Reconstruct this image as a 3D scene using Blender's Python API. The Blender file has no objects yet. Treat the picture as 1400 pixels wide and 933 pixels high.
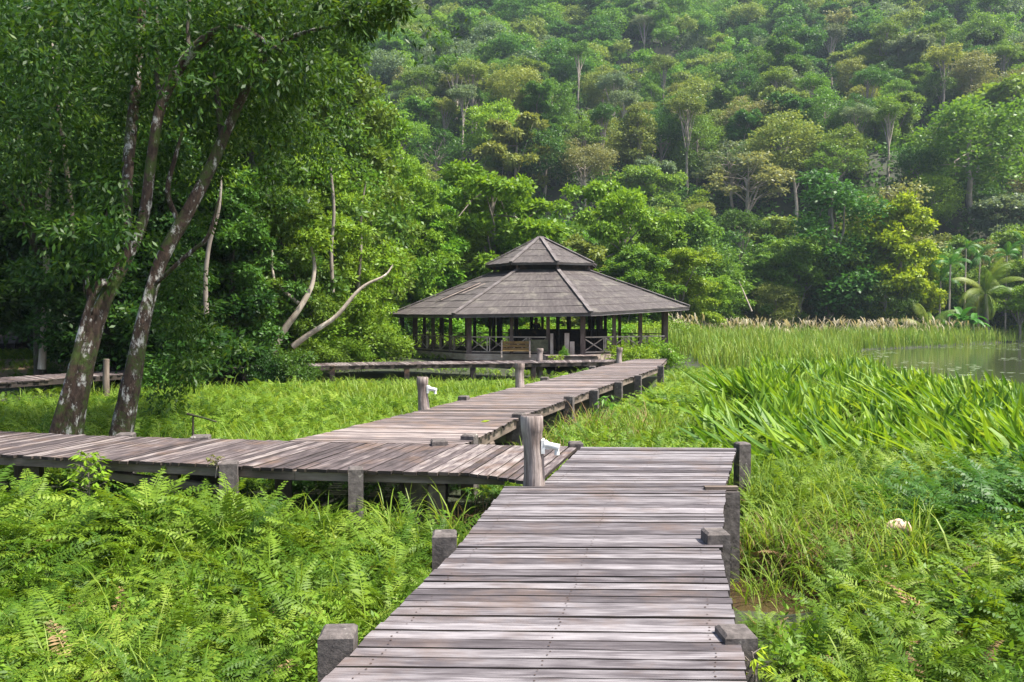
import bpy, math, random
import numpy as np
from mathutils import Vector, Matrix

# ------------------------------------------------------------------ camera, light, exposure
S = bpy.context.scene
COL = S.collection
R_ = math.radians
W0, H0, FPX, CAMZ = 1400.0, 933.0, 1089.0, 1.75
PITCH = math.atan(29.5 / FPX)
cam = bpy.data.objects.new("camera", bpy.data.cameras.new("camera"))
cam.data.sensor_width = 36.0
cam.data.lens = 36.0 * FPX / W0
cam.data.clip_start = 0.05
cam.data.clip_end = 3000
cam.location = (0, 0, CAMZ)
cam.rotation_euler = (math.pi / 2 - PITCH, 0, 0)
COL.objects.link(cam)
S.camera = cam

SUN_EL, SUN_AZ = 60.0, 106.0          # azimuth clockwise from +Y
world = bpy.data.worlds.new("World")
S.world = world
world.use_nodes = True
wn, wl = world.node_tree.nodes, world.node_tree.links
bgn = wn["Background"]
sky = wn.new("ShaderNodeTexSky")
sky.sky_type = 'NISHITA'
sky.sun_disc = False
sky.sun_elevation = R_(SUN_EL)
sky.sun_rotation = R_(SUN_AZ)
sky.dust_density = 3.0
wl.new(sky.outputs[0], bgn.inputs[0])
bgn.inputs[1].default_value = 0.108
sl = bpy.data.lights.new("sun", 'SUN')
sl.energy = 4.6
sl.angle = R_(4.0)
sl.color = (1.0, 0.95, 0.86)
sun = bpy.data.objects.new("sun", sl)
sd = Vector((math.sin(R_(SUN_AZ)) * math.cos(R_(SUN_EL)), math.cos(R_(SUN_AZ)) * math.cos(R_(SUN_EL)), math.sin(R_(SUN_EL))))
sun.rotation_euler = sd.to_track_quat('Z', 'Y').to_euler()
sun.location = (20, -20, 60)
COL.objects.link(sun)
S.view_settings.view_transform = 'Standard'
S.view_settings.look = 'None'
S.view_settings.gamma = 1.0
S.view_settings.use_curve_mapping = False
S.view_settings.exposure = 1.5
S.cycles.max_bounces = 6
S.cycles.diffuse_bounces = 3
S.cycles.glossy_bounces = 2
S.cycles.transmission_bounces = 3
S.cycles.volume_bounces = 0
S.cycles.use_denoising = True
HAZE_DENSITY = 0.0002

# ------------------------------------------------------------------ helpers
rng = np.random.default_rng(11)
random.seed(5)
cp, sp = math.cos(PITCH), math.sin(PITCH)


def ray(px, py):
    a, b = (px - W0 / 2) / FPX, -(py - H0 / 2) / FPX
    return np.array([a, cp + b * sp, -sp + b * cp])


def gp(px, py, z=0.0):
    d = ray(px, py)
    t = (z - CAMZ) / d[2]
    return np.array([d[0] * t, d[1] * t, z])


def yp(px, py, Y):
    d = ray(px, py)
    t = Y / d[1]
    return np.array([d[0] * t, Y, CAMZ + d[2] * t])


def proj(p):
    x, y, z = p[0], p[1], p[2] - CAMZ
    f = y * cp - z * sp
    u = y * sp + z * cp
    return W0 / 2 + FPX * x / f, H0 / 2 - FPX * u / f


def smooth(a, b, x):
    t = np.clip((x - a) / (b - a), 0, 1)
    return t * t * (3 - 2 * t)


def vnoise(x, y, s, seed=0):
    x = np.asarray(x, float) / s
    y = np.asarray(y, float) / s
    xi, yi = np.floor(x).astype(int), np.floor(y).astype(int)
    xf, yf = x - xi, y - yi

    def h(i, j):
        n = (i * 374761393 + j * 668265263 + seed * 982451653) & 0x7fffffff
        n = ((n ^ (n >> 13)) * 1274126177) & 0x7fffffff
        return (n & 0xffff) / 65535.0
    u, v = xf * xf * (3 - 2 * xf), yf * yf * (3 - 2 * yf)
    a = h(xi, yi) * (1 - u) + h(xi + 1, yi) * u
    b = h(xi, yi + 1) * (1 - u) + h(xi + 1, yi + 1) * u
    return a * (1 - v) + b * v


def lake_mask(x, y):
    """>0 inside the lake"""
    n = (vnoise(x, y, 4, 3) - .5) * 2.0
    near = x - np.where(y < 39, 14.3 + (y - 21) * .13, 16.6 + (y - 39) * .39) + n * .6
    far = (66 + (x - 27) * .88) - y + n
    return np.minimum(np.minimum(near, far), 60.0)


def ditch_mask(x, y):
    n = (vnoise(x, y, .5, 9) - .5) * .25
    return .55 - np.sqrt(((x - 2.4) / .6) ** 2 + ((y - 7.75) / .7) ** 2) * .55 + n


def gz(x, y):
    x = np.asarray(x, float)
    y = np.asarray(y, float)
    z = -0.82 + .12 * (vnoise(x, y, 2.5, 1) - .5)
    bank = smooth(31, 38, y + np.clip(-x, 0, 14) * .3) * smooth(4, -6, x) * .62
    behind = smooth(46, 56, y) * smooth(24, 10, x) * .6
    z = z + np.maximum(bank, behind)
    z = np.where((x > -1) & (y < 15), z, z)
    y0 = 104 + np.clip(10 - x, 0, 60) * .35
    slope = .69 - np.clip(x / 400, -.08, .05)
    d = y - y0
    h = np.where(d > 0, d * d / (d + 14), 0) * slope
    h = np.minimum(h, 200 + 60 * (1 - np.exp(-np.clip(h - 200, 0, None) / 60)))
    lump = (vnoise(x, y, 38, 5) - .5) * 22 + (vnoise(x, y, 17, 6) - .5) * 8
    z = z + h + lump * smooth(6, 40, d)
    lm = lake_mask(x, y)
    z = z - smooth(-.4, 1.6, lm) * .9
    z = z - smooth(-.1, .35, ditch_mask(x, y)) * .28
    return z


def gz1(x, y):
    return float(gz(np.array([x]), np.array([y]))[0])


def hit(px, py, y0=60, y1=420):
    ys = np.linspace(y0, y1, 2000)
    d = ray(px, py)
    t = ys / d[1]
    x, z = d[0] * t, CAMZ + d[2] * t
    g = gz(x, ys)
    k = np.argmax(g >= z)
    return float(x[k]), float(ys[k]), float(g[k])


def link(o, parent=None):
    COL.objects.link(o)
    if parent is not None:
        o.parent = parent
    return o


def tag(o, label=None, cat=None, group=None, kind=None):
    if label: o['label'] = label
    if cat: o['category'] = cat
    if group: o['group'] = group
    if kind: o['kind'] = kind
    return o


def empty(name, loc, label, cat, group=None, rz=0.0):
    o = bpy.data.objects.new(name, None)
    o.location = tuple(loc)
    o.rotation_euler = (0, 0, rz)
    o.empty_display_size = .2
    link(o)
    return tag(o, label, cat, group)


def np_mesh(name, V, F, mat=None, uv=None, smooth_=False):
    V = np.ascontiguousarray(V, dtype=np.float32).reshape(-1, 3)
    F = np.ascontiguousarray(F, dtype=np.int32)
    m, k = F.shape
    me = bpy.data.meshes.new(name)
    me.vertices.add(len(V))
    me.vertices.foreach_set("co", V.ravel())
    me.loops.add(m * k)
    me.loops.foreach_set("vertex_index", F.ravel())
    me.polygons.add(m)
    me.polygons.foreach_set("loop_start", np.arange(0, m * k, k, dtype=np.int32))
    if uv is not None:
        l = me.uv_layers.new(name="UVMap")
        l.data.foreach_set("uv", np.ascontiguousarray(uv, dtype=np.float32).ravel())
    me.update(calc_edges=True)
    if smooth_:
        me.polygons.foreach_set("use_smooth", np.ones(m, dtype=bool))
    if mat: me.materials.append(mat)
    return me


def np_obj(name, V, F, mat, parent=None, uv=None, smooth_=False):
    V = np.asarray(V, float).reshape(-1, 3)
    if parent is not None:
        V = V - np.array(parent.location)
    o = bpy.data.objects.new(name, np_mesh(name, V, F, mat, uv, smooth_))
    return link(o, parent)


class MB:
    """collects boxes, tubes and prisms, then links them as one mesh object"""
    def __init__(self):
        self.v, self.f, self.uv, self.sm, self.mi = [], [], [], [], []

    def add(self, verts, faces, uvs=None, sm=False):
        o = len(self.v)
        self.v += [tuple(p) for p in verts]
        for i, f in enumerate(faces):
            self.f.append([o + a for a in f])
            self.uv.append(uvs[i] if uvs else [(0.0, 0.0)] * len(f))
            self.sm.append(sm)

    def box(self, c, half, X=(1, 0, 0), Y=(0, 1, 0), Z=(0, 0, 1), cham=0.0):
        c, X, Y, Z = [np.array(a, float) for a in (c, X, Y, Z)]
        hx, hy, hz = half
        L = []
        if cham > 0:
            rings = [(-hz, 0), (hz - cham, 0), (hz, cham)]
        else:
            rings = [(-hz, 0), (hz, 0)]
        for z, k in rings:
            for sx, sy in ((-1, -1), (1, -1), (1, 1), (-1, 1)):
                L.append(c + X * sx * (hx - k) + Y * sy * (hy - k) + Z * z)
        F = [(3, 2, 1, 0)]
        n = len(rings)
        for r in range(n - 1):
            for i in range(4):
                F.append((r * 4 + i, r * 4 + (i + 1) % 4, r * 4 + 4 + (i + 1) % 4, r * 4 + 4 + i))
        F.append(tuple((n - 1) * 4 + i for i in range(4)))
        uo = random.random() * 20
        U = []
        for f in F:
            U.append([(uo + float(np.dot(L[a] - c, X if hx >= max(hy, hz) else (Y if hy >= hz else Z))),
                       uo + float(np.dot(L[a] - c, Y if hx >= max(hy, hz) else X)) + float(np.dot(L[a] - c, Z if hz < max(hx, hy) else Y))) for a in f])
        self.add(L, F, U)

    def bar(self, a, b, w, h, up=(0, 0, 1)):
        a, b = np.array(a, float), np.array(b, float)
        d = b - a
        L = np.linalg.norm(d)
        X = d / L
        Yv = np.cross(np.array(up, float), X)
        if np.linalg.norm(Yv) < 1e-4:
            Yv = np.cross(np.array([0, 1.0, 0]), X)
        Yv /= np.linalg.norm(Yv)
        Z = np.cross(X, Yv)
        self.box((a + b) / 2, (L / 2, w / 2, h / 2), X, Yv, Z)

    def tube(self, pts, rad, n=8, jit=0.0, cap=True, vs=1.0, oval=None):
        P = np.array(pts, float)
        rad = np.array(rad, float) * np.ones(len(P))
        T = np.gradient(P, axis=0)
        T /= np.linalg.norm(T, axis=1)[:, None] + 1e-9
        ref = np.array([1.0, 0, 0]) if abs(T[0][0]) < .8 else np.array([0, 1.0, 0])
        N = ref - T[0] * np.dot(ref, T[0])
        N /= np.linalg.norm(N)
        ph = np.random.default_rng(int(abs(P.sum()) * 1000) % 99991).random(n)
        V, uv, s = [], [], 0
        uo = random.random() * 10
        for i in range(len(P)):
            if i:
                N = N - T[i] * np.dot(N, T[i])
                N /= np.linalg.norm(N)
                s += np.linalg.norm(P[i] - P[i - 1])
            Bn = np.cross(T[i], N)
            for k in range(n):
                a = 2 * math.pi * k / n
                r = rad[i] * (1 + jit * ((ph[k] - .5) * 1.4 + (random.random() - .5) * .8))
                V.append(P[i] + (N * math.cos(a) + Bn * math.sin(a)) * r)
            uv.append(s)
        F, U = [], []
        for i in range(len(P) - 1):
            for k in range(n):
                k2 = (k + 1) % n
                F.append((i * n + k, i * n + k2, (i + 1) * n + k2, (i + 1) * n + k))
                U.append([(uo + uv[i], k / n), (uo + uv[i], (k + 1) / n), (uo + uv[i + 1], (k + 1) / n), (uo + uv[i + 1], k / n)])
        self.add(V, F, U, True)
        if cap:
            top = [V[(len(P) - 1) * n + k] for k in range(n)]
            self.add(top, [tuple(range(n))], [[(p[0] * 2, p[1] * 2) for p in top]])
            bot = [V[k] for k in range(n)][::-1]
            self.add(bot, [tuple(range(n))], [[(p[0] * 2, p[1] * 2) for p in bot]])

    def build(self, name, mat, parent=None, local=False):
        me = bpy.data.meshes.new(name)
        off = np.array(parent.location) if (parent is not None and not local) else np.zeros(3)
        if parent is not None and not local and parent.parent is not None:
            off = off + np.array(parent.parent.location)
        me.from_pydata([tuple(np.array(p) - off) for p in self.v], [], self.f)
        l = me.uv_layers.new(name="UVMap")
        l.data.foreach_set("uv", np.array([c for f in self.uv for c in f], dtype=np.float32).ravel())
        me.polygons.foreach_set("use_smooth", np.array(self.sm, dtype=bool))
        me.update()
        if mat: me.materials.append(mat)
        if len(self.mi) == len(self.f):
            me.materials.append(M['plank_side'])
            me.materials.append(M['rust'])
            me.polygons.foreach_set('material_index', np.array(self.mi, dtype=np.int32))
        return link(bpy.data.objects.new(name, me), parent)


# ------------------------------------------------------------------ materials
def new_mat(name):
    m = bpy.data.materials.new(name)
    m.use_nodes = True
    n, l = m.node_tree.nodes, m.node_tree.links
    b = n["Principled BSDF"]
    return m, n, l, b


def node(n, t, **kw):
    x = n.new(t)
    for k, v in kw.items():
        if k.startswith('i_'):
            x.inputs[k[2:].replace('_', ' ')].default_value = v
        else:
            setattr(x, k, v)
    return x


def ramp(n, stops, interp='LINEAR'):
    r = n.new("ShaderNodeValToRGB")
    r.color_ramp.interpolation = interp
    e = r.color_ramp.elements
    while len(e) < len(stops): e.new(.5)
    for i, (p, c) in enumerate(stops):
        e[i].position = p
        e[i].color = (*c, 1) if len(c) == 3 else c
    return r


def leaf_mat(name, cols, trans=.38, rough=.45, patch=3.0, hue=.02, by='island', spec=.2, patch_amt=.5, tint=1.25):
    """leaf: albedo varies leaf by leaf, branch by branch and tree by tree"""
    m, n, l, b = new_mat(name)
    k = len(cols)
    rp = ramp(n, [(i / max(1, k - 1), c) for i, c in enumerate(cols)])
    if by == 'uv':
        src = node(n, "ShaderNodeUVMap")
        sx = n.new("ShaderNodeSeparateXYZ")
        l.new(src.outputs[0], sx.inputs[0])
        rnd = sx.outputs[0]
    else:
        g = n.new("ShaderNodeNewGeometry")
        rnd = g.outputs['Random Per Island']
    tc = n.new("ShaderNodeTexCoord")
    nz = node(n, "ShaderNodeTexNoise", i_Scale=1.0 / patch, i_Detail=2.0)
    l.new(tc.outputs['Object'], nz.inputs['Vector'])
    mx = node(n, "ShaderNodeMath", operation='MULTIPLY_ADD')
    mx.inputs[1].default_value = 1 - patch_amt
    l.new(rnd, mx.inputs[0])
    mm = node(n, "ShaderNodeMath", operation='MULTIPLY')
    mm.inputs[1].default_value = patch_amt
    l.new(nz.outputs[0], mm.inputs[0])
    l.new(mm.outputs[0], mx.inputs[2])
    l.new(mx.outputs[0], rp.inputs[0])
    oi = n.new("ShaderNodeObjectInfo")
    hs = n.new("ShaderNodeHueSaturation")
    mr = node(n, "ShaderNodeMapRange")
    mr.inputs['To Min'].default_value = .5 - hue
    mr.inputs['To Max'].default_value = .5 + hue
    l.new(oi.outputs['Random'], mr.inputs['Value'])
    l.new(mr.outputs[0], hs.inputs['Hue'])
    mr2 = node(n, "ShaderNodeMapRange")
    mr2.inputs['To Min'].default_value = .82
    mr2.inputs['To Max'].default_value = 1.18
    wn_ = n.new("ShaderNodeTexWhiteNoise")
    wn_.noise_dimensions = '1D'
    l.new(oi.outputs['Random'], wn_.inputs['W'])
    l.new(wn_.outputs['Value'], mr2.inputs['Value'])
    l.new(mr2.outputs[0], hs.inputs['Value'])
    l.new(rp.outputs[0], hs.inputs['Color'])
    l.new(hs.outputs[0], b.inputs['Base Color'])
    b.inputs['Roughness'].default_value = rough
    b.inputs['Specular IOR Level'].default_value = spec
    tr = n.new("ShaderNodeBsdfTranslucent")
    tm = node(n, "ShaderNodeMix", data_type='RGBA', blend_type='MULTIPLY')
    tm.inputs[0].default_value = 1.0
    tm.inputs[7].default_value = (tint * 1.1, tint, tint * .55, 1)
    l.new(hs.outputs[0], tm.inputs[6])
    l.new(tm.outputs[2], tr.inputs[0])
    ms = n.new("ShaderNodeMixShader")
    ms.inputs[0].default_value = trans
    l.new(b.outputs[0], ms.inputs[1])
    l.new(tr.outputs[0], ms.inputs[2])
    l.new(ms.outputs[0], n["Material Output"].inputs[0])
    return m


def wood_mat(name, dark, mid, light, along=1.2, across=26, pal=None, pac=None, wf=.75, wp=.8, bias=.5, edge=(.16, .09, .05), rough=.8, bump=.25, island=.5):
    m, n, l, b = new_mat(name)
    uv = n.new("ShaderNodeUVMap")
    mp = n.new("ShaderNodeMapping")
    mp.inputs['Scale'].default_value = (along, across, 1)
    l.new(uv.outputs[0], mp.inputs[0])
    g = n.new("ShaderNodeNewGeometry")
    nz = node(n, "ShaderNodeTexNoise", i_Scale=1.0, i_Detail=6.0, i_Roughness=.65, i_Distortion=.3)
    l.new(mp.outputs[0], nz.inputs['Vector'])
    mp2 = n.new("ShaderNodeMapping")
    mp2.inputs['Scale'].default_value = (pal or along * .9, pac or across * .16, 1)
    l.new(uv.outputs[0], mp2.inputs[0])
    nz2 = node(n, "ShaderNodeTexNoise", i_Scale=1.0, i_Detail=4.0)
    l.new(mp2.outputs[0], nz2.inputs['Vector'])
    a = node(n, "ShaderNodeMath", operation='MULTIPLY_ADD')
    l.new(nz.outputs[0], a.inputs[0]); a.inputs[1].default_value = wf
    bb = node(n, "ShaderNodeMath", operation='MULTIPLY_ADD')
    l.new(nz2.outputs[0], bb.inputs[0]); bb.inputs[1].default_value = wp
    cc = node(n, "ShaderNodeMath", operation='MULTIPLY_ADD')
    l.new(g.outputs['Random Per Island'], cc.inputs[0]); cc.inputs[1].default_value = island
    cc.inputs[2].default_value = bias - island / 2 - (wf + wp) / 2
    l.new(cc.outputs[0], bb.inputs[2])
    l.new(bb.outputs[0], a.inputs[2])
    rp = ramp(n, [(.18, dark), (.48, mid), (.85, light)])
    l.new(a.outputs[0], rp.inputs[0])
    # rusty/brown weathering patches and pale dirt
    tc = n.new("ShaderNodeTexCoord")
    nz3 = node(n, "ShaderNodeTexNoise", i_Scale=1.7, i_Detail=5.0, i_Roughness=.7)
    l.new(tc.outputs['Object'], nz3.inputs['Vector'])
    r3 = ramp(n, [(.5, (0, 0, 0)), (.72, (1, 1, 1))])
    l.new(nz3.outputs[0], r3.inputs[0])
    mxx = node(n, "ShaderNodeMix", data_type='RGBA')
    l.new(r3.outputs[0], mxx.inputs[0])
    f = node(n, "ShaderNodeMath", operation='MULTIPLY')
    f.inputs[1].default_value = .55
    l.new(r3.outputs[0], f.inputs[0])
    l.new(f.outputs[0], mxx.inputs[0])
    l.new(rp.outputs[0], mxx.inputs[6])
    mxx.inputs[7].default_value = (*edge, 1)
    l.new(mxx.outputs[2], b.inputs['Base Color'])
    b.inputs['Roughness'].default_value = rough
    b.inputs['Specular IOR Level'].default_value = .25
    bp = n.new("ShaderNodeBump")
    bp.inputs['Strength'].default_value = bump
    bp.inputs['Distance'].default_value = .02
    l.new(a.outputs[0], bp.inputs['Height'])
    l.new(bp.outputs[0], b.inputs['Normal'])
    return m


def speckle_mat(name, c1, c2, c3=None, scale=6.0, rough=.85, bump=.4, c3_at=.62, stretch=(1, 1, 1), dist=.03, moss=None):
    m, n, l, b = new_mat(name)
    tc = n.new("ShaderNodeTexCoord")
    mp = n.new("ShaderNodeMapping")
    mp.inputs['Scale'].default_value = stretch
    l.new(tc.outputs['Object'], mp.inputs[0])
    nz = node(n, "ShaderNodeTexNoise", i_Scale=scale, i_Detail=7.0, i_Roughness=.7)
    l.new(mp.outputs[0], nz.inputs['Vector'])
    rp = ramp(n, [(.3, c1), (.65, c2)])
    l.new(nz.outputs[0], rp.inputs[0])
    out = rp.outputs[0]
    if c3:
        nz2 = node(n, "ShaderNodeTexNoise", i_Scale=scale * .45, i_Detail=6.0, i_Roughness=.75)
        l.new(mp.outputs[0], nz2.inputs['Vector'])
        r2 = ramp(n, [(c3_at - .04, (0, 0, 0)), (c3_at + .04, (1, 1, 1))])
        l.new(nz2.outputs[0], r2.inputs[0])
        mx = node(n, "ShaderNodeMix", data_type='RGBA')
        l.new(r2.outputs[0], mx.inputs[0])
        l.new(out, mx.inputs[6])
        mx.inputs[7].default_value = (*c3, 1)
        out = mx.outputs[2]
    if moss:
        nz4 = node(n, "ShaderNodeTexNoise", i_Scale=2.6, i_Detail=8.0, i_Roughness=.75)
        l.new(tc.outputs['Object'], nz4.inputs['Vector'])
        r4 = ramp(n, [(.50, (0, 0, 0)), (.60, (1, 1, 1))])
        l.new(nz4.outputs[0], r4.inputs[0])
        mx4 = node(n, "ShaderNodeMix", data_type='RGBA')
        l.new(r4.outputs[0], mx4.inputs[0])
        l.new(out, mx4.inputs[6])
        mx4.inputs[7].default_value = (*moss, 1)
        out = mx4.outputs[2]
    l.new(out, b.inputs['Base Color'])
    b.inputs['Roughness'].default_value = rough
    b.inputs['Specular IOR Level'].default_value = .25
    bp = n.new("ShaderNodeBump")
    bp.inputs['Strength'].default_value = bump
    bp.inputs['Distance'].default_value = dist
    l.new(nz.outputs[0], bp.inputs['Height'])
    l.new(bp.outputs[0], b.inputs['Normal'])
    return m


def plain_mat(name, c, rough=.6, metal=0.0):
    m, n, l, b = new_mat(name)
    b.inputs['Base Color'].default_value = (*c, 1)
    b.inputs['Roughness'].default_value = rough
    b.inputs['Metallic'].default_value = metal
    return m


M = {}
M['deck'] = wood_mat('weathered_deck', (.022, .018, .020), (.074, .064, .069), (.24, .222, .23), along=3.0, across=120, bias=.55, edge=(.12, .08, .06), island=.34, pal=3.4, pac=17, wf=.95, wp=.7)
M['deck_dark'] = wood_mat('weathered_deck_dark', (.026, .021, .021), (.085, .067, .068), (.31, .27, .25), along=2.4, across=80, pal=3.0, pac=14, wf=.55, wp=.8, island=.35, bias=.46, edge=(.15, .09, .055))
M['deck_mid'] = wood_mat('weathered_deck_mid', (.042, .034, .034), (.13, .105, .102), (.35, .30, .28), along=2.4, across=80, pal=3.0, pac=14, wf=.55, wp=.8, island=.35, bias=.48, edge=(.2, .125, .08))
M['plank_side'] = wood_mat('plank_side', (.012, .01, .009), (.035, .027, .023), (.09, .07, .06), along=2, across=14, bias=.42, edge=(.05, .045, .02))  # dirty plank sides, darkened further: gap shade is put into the colour
M['beam'] = wood_mat('beam_wood', (.04, .03, .024), (.13, .10, .08), (.28, .23, .19), along=1.5, across=14, bias=.45, edge=(.06, .06, .03))
M['concrete'] = speckle_mat('post_concrete', (.035, .03, .028), (.13, .112, .105), (.28, .26, .23), scale=13, c3_at=.64)
M['log'] = wood_mat('log_wood', (.045, .034, .03), (.19, .15, .135), (.42, .36, .33), along=2.2, across=22, bias=.5, edge=(.08, .06, .045), bump=1.0, wf=1.1, wp=1.0)
M['pav_wood'] = wood_mat('pavilion_wood', (.035, .022, .018), (.10, .07, .06), (.22, .16, .14), along=2, across=14, bias=.5, edge=(.1, .05, .035))
M['rail_wood'] = wood_mat('railing_wood', (.14, .10, .08), (.36, .28, .235), (.55, .46, .40), along=2, across=14, bias=.52, edge=(.16, .1, .07))
M['fascia'] = wood_mat('fascia_wood', (.035, .029, .028), (.095, .082, .08), (.2, .18, .175), along=2, across=10, bias=.5, edge=(.1, .085, .07))
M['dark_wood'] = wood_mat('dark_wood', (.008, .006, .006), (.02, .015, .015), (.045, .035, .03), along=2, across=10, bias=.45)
M['white'] = speckle_mat('white_plastic', (.42, .42, .40), (.68, .69, .68), scale=9, rough=.4, bump=.1)
M['rust'] = plain_mat('rusty_nail', (.045, .026, .018), .8)
M['glass'] = plain_mat('lamp_lens', (.55, .57, .6), .1)
M['bark_mossy'] = speckle_mat('mossy_bark', (.010, .007, .005), (.085, .055, .04), (.5, .49, .45), scale=15, c3_at=.57, stretch=(1, 1, .45), bump=1.0, moss=(.05, .075, .015), dist=.06)
M['bark_dark'] = speckle_mat('dark_bark', (.008, .007, .006), (.06, .045, .035), (.2, .19, .16), scale=14, c3_at=.64, stretch=(1, 1, .4), bump=.9, moss=(.04, .06, .015))
M['bark_pale'] = speckle_mat('pale_bark', (.16, .125, .095), (.40, .34, .28), (.52, .48, .42), scale=3, stretch=(1, 1, .35), bump=.4)
M['bark_grey'] = speckle_mat('grey_bark', (.10, .08, .065), (.26, .22, .185), (.4, .38, .34), scale=4, stretch=(1, 1, .35), bump=.5)
M['fern'] = leaf_mat('fern_green', [(.018, .052, .006), (.06, .13, .011), (.15, .24, .022), (.36, .43, .075)], by='uv', hue=.0, patch=1.6, trans=.42, rough=.5, patch_amt=.55)
M['fern_dark'] = leaf_mat('fern_deep_green', [(.025, .085, .012), (.05, .13, .018), (.09, .19, .03)], by='uv', hue=.0, patch=1.6, trans=.35, rough=.45)
M['grass'] = leaf_mat('grass_green', [(.04, .10, .010), (.11, .20, .018), (.22, .31, .04), (.42, .45, .15)], by='uv', hue=.0, patch=2.2, trans=.42, rough=.45)
M['strap'] = leaf_mat('strap_leaf_green', [(.02, .065, .006), (.05, .13, .009), (.11, .215, .014), (.22, .33, .026), (.45, .47, .11)], by='uv', hue=.0, patch=3.0, trans=.38, rough=.5, spec=.28)
M['reed'] = leaf_mat('reed_green', [(.08, .17, .02), (.14, .26, .03), (.24, .32, .06), (.38, .36, .14)], by='uv', hue=.0, patch=5.0, trans=.35, rough=.5)
M['plume'] = leaf_mat('pale_plume', [(.28, .24, .14), (.40, .35, .24), (.50, .45, .34)], by='uv', hue=.0, patch=5.0, trans=.3, rough=.7)
M['dead'] = leaf_mat('dry_leaf', [(.10, .06, .03), (.22, .14, .07), (.34, .25, .13)], by='uv', hue=.0, patch=1.0, trans=.2, rough=.7)
M['lily'] = leaf_mat('lily_pad', [(.16, .25, .10), (.30, .36, .22), (.5, .52, .42)], by='uv', hue=.0, patch=8, trans=.05, rough=.3)
TINT = {}
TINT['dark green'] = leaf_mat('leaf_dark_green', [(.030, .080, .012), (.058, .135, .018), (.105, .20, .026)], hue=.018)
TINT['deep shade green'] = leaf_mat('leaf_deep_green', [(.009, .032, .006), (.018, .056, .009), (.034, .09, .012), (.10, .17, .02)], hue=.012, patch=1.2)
TINT['mid green'] = leaf_mat('leaf_mid_green', [(.056, .125, .014), (.105, .20, .022), (.18, .275, .035)], hue=.02)
TINT['bright green'] = leaf_mat('leaf_bright_green', [(.065, .15, .012), (.115, .23, .018), (.19, .31, .03)], hue=.015)
TINT['olive'] = leaf_mat('leaf_olive', [(.095, .14, .026), (.165, .215, .04), (.25, .29, .065)], hue=.018)
TINT['yellow-green'] = leaf_mat('leaf_yellow_green', [(.09, .17, .012), (.16, .27, .018), (.25, .35, .03)], hue=.012)
TINT['golden'] = leaf_mat('leaf_golden', [(.11, .175, .008), (.22, .31, .012), (.35, .42, .02)], hue=.008)
TINT['brownish'] = leaf_mat('leaf_brownish', [(.11, .125, .04), (.18, .19, .07), (.26, .255, .11)], hue=.015)
TINT['grey-green'] = leaf_mat('leaf_grey_green', [(.07, .12, .055), (.12, .175, .085), (.18, .235, .125)], hue=.02)
TINT['canopy'] = leaf_mat('leaf_canopy', [(.010, .032, .006), (.024, .062, .009), (.055, .115, .014), (.19, .25, .03)], patch=1.0, hue=.01, trans=.4)  # leaves kept dark: shade of the dense crown is put into their colour

# ------------------------------------------------------------------ ground, water
def ground_material():
    m, n, l, b = new_mat('ground_soil')
    tc = n.new("ShaderNodeTexCoord")
    nz = node(n, "ShaderNodeTexNoise", i_Scale=1.3, i_Detail=8.0, i_Roughness=.7)
    l.new(tc.outputs['Object'], nz.inputs['Vector'])
    r1 = ramp(n, [(.3, (.010, .011, .005)), (.5, (.02, .028, .008)), (.7, (.035, .032, .015))])
    l.new(nz.outputs[0], r1.inputs[0])
    r2 = ramp(n, [(.3, (.13, .085, .04)), (.5, (.24, .16, .09)), (.62, (.16, .2, .04)), (.75, (.33, .23, .14))])
    l.new(nz.outputs[0], r2.inputs[0])
    # leaf-littered clearing at the left, on the bank
    sx = n.new("ShaderNodeSeparateXYZ")
    l.new(tc.outputs['Object'], sx.inputs[0])
    dx = node(n, "ShaderNodeVectorMath", operation='SUBTRACT')
    l.new(tc.outputs['Object'], dx.inputs[0])
    dx.inputs[1].default_value = (-22.5, 36, 0)
    sc = node(n, "ShaderNodeVectorMath", operation='MULTIPLY')
    sc.inputs[1].default_value = (.075, .16, 0)
    l.new(dx.outputs[0], sc.inputs[0])
    ln = node(n, "ShaderNodeVectorMath", operation='LENGTH')
    l.new(sc.outputs[0], ln.inputs[0])
    ad = node(n, "ShaderNodeMath", operation='ADD')
    l.new(ln.outputs['Value'], ad.inputs[0])
    l.new(nz.outputs[0], ad.inputs[1])
    r3 = ramp(n, [(.0, (1, 1, 1)), (1.0, (0, 0, 0))])
    mr = node(n, "ShaderNodeMapRange")
    mr.inputs['From Min'].default_value = 1.2
    mr.inputs['From Max'].default_value = 1.6
    l.new(ad.outputs[0], mr.inputs['Value'])
    l.new(mr.outputs[0], r3.inputs[0])
    mx = node(n, "ShaderNodeMix", data_type='RGBA')
    l.new(r3.outputs[0], mx.inputs[0])
    l.new(r1.outputs[0], mx.inputs[6])
    l.new(r2.outputs[0], mx.inputs[7])
    l.new(mx.outputs[2], b.inputs['Base Color'])
    b.inputs['Roughness'].default_value = .9
    bp = n.new("ShaderNodeBump")
    bp.inputs['Strength'].default_value = .6
    bp.inputs['Distance'].default_value = .08
    l.new(nz.outputs[0], bp.inputs['Height'])
    l.new(bp.outputs[0], b.inputs['Normal'])
    return m


def grid_axis(lo, hi, fine_lo, fine_hi, fine, grow=1.12):
    a = list(np.arange(fine_lo, fine_hi + 1e-6, fine))
    s = fine
    while a[-1] < hi:
        s *= grow
        a.append(min(a[-1] + s, hi))
    s = fine
    while a[0] > lo:
        s *= grow
        a.insert(0, max(a[0] - s, lo))
    return np.array(a)


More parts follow.
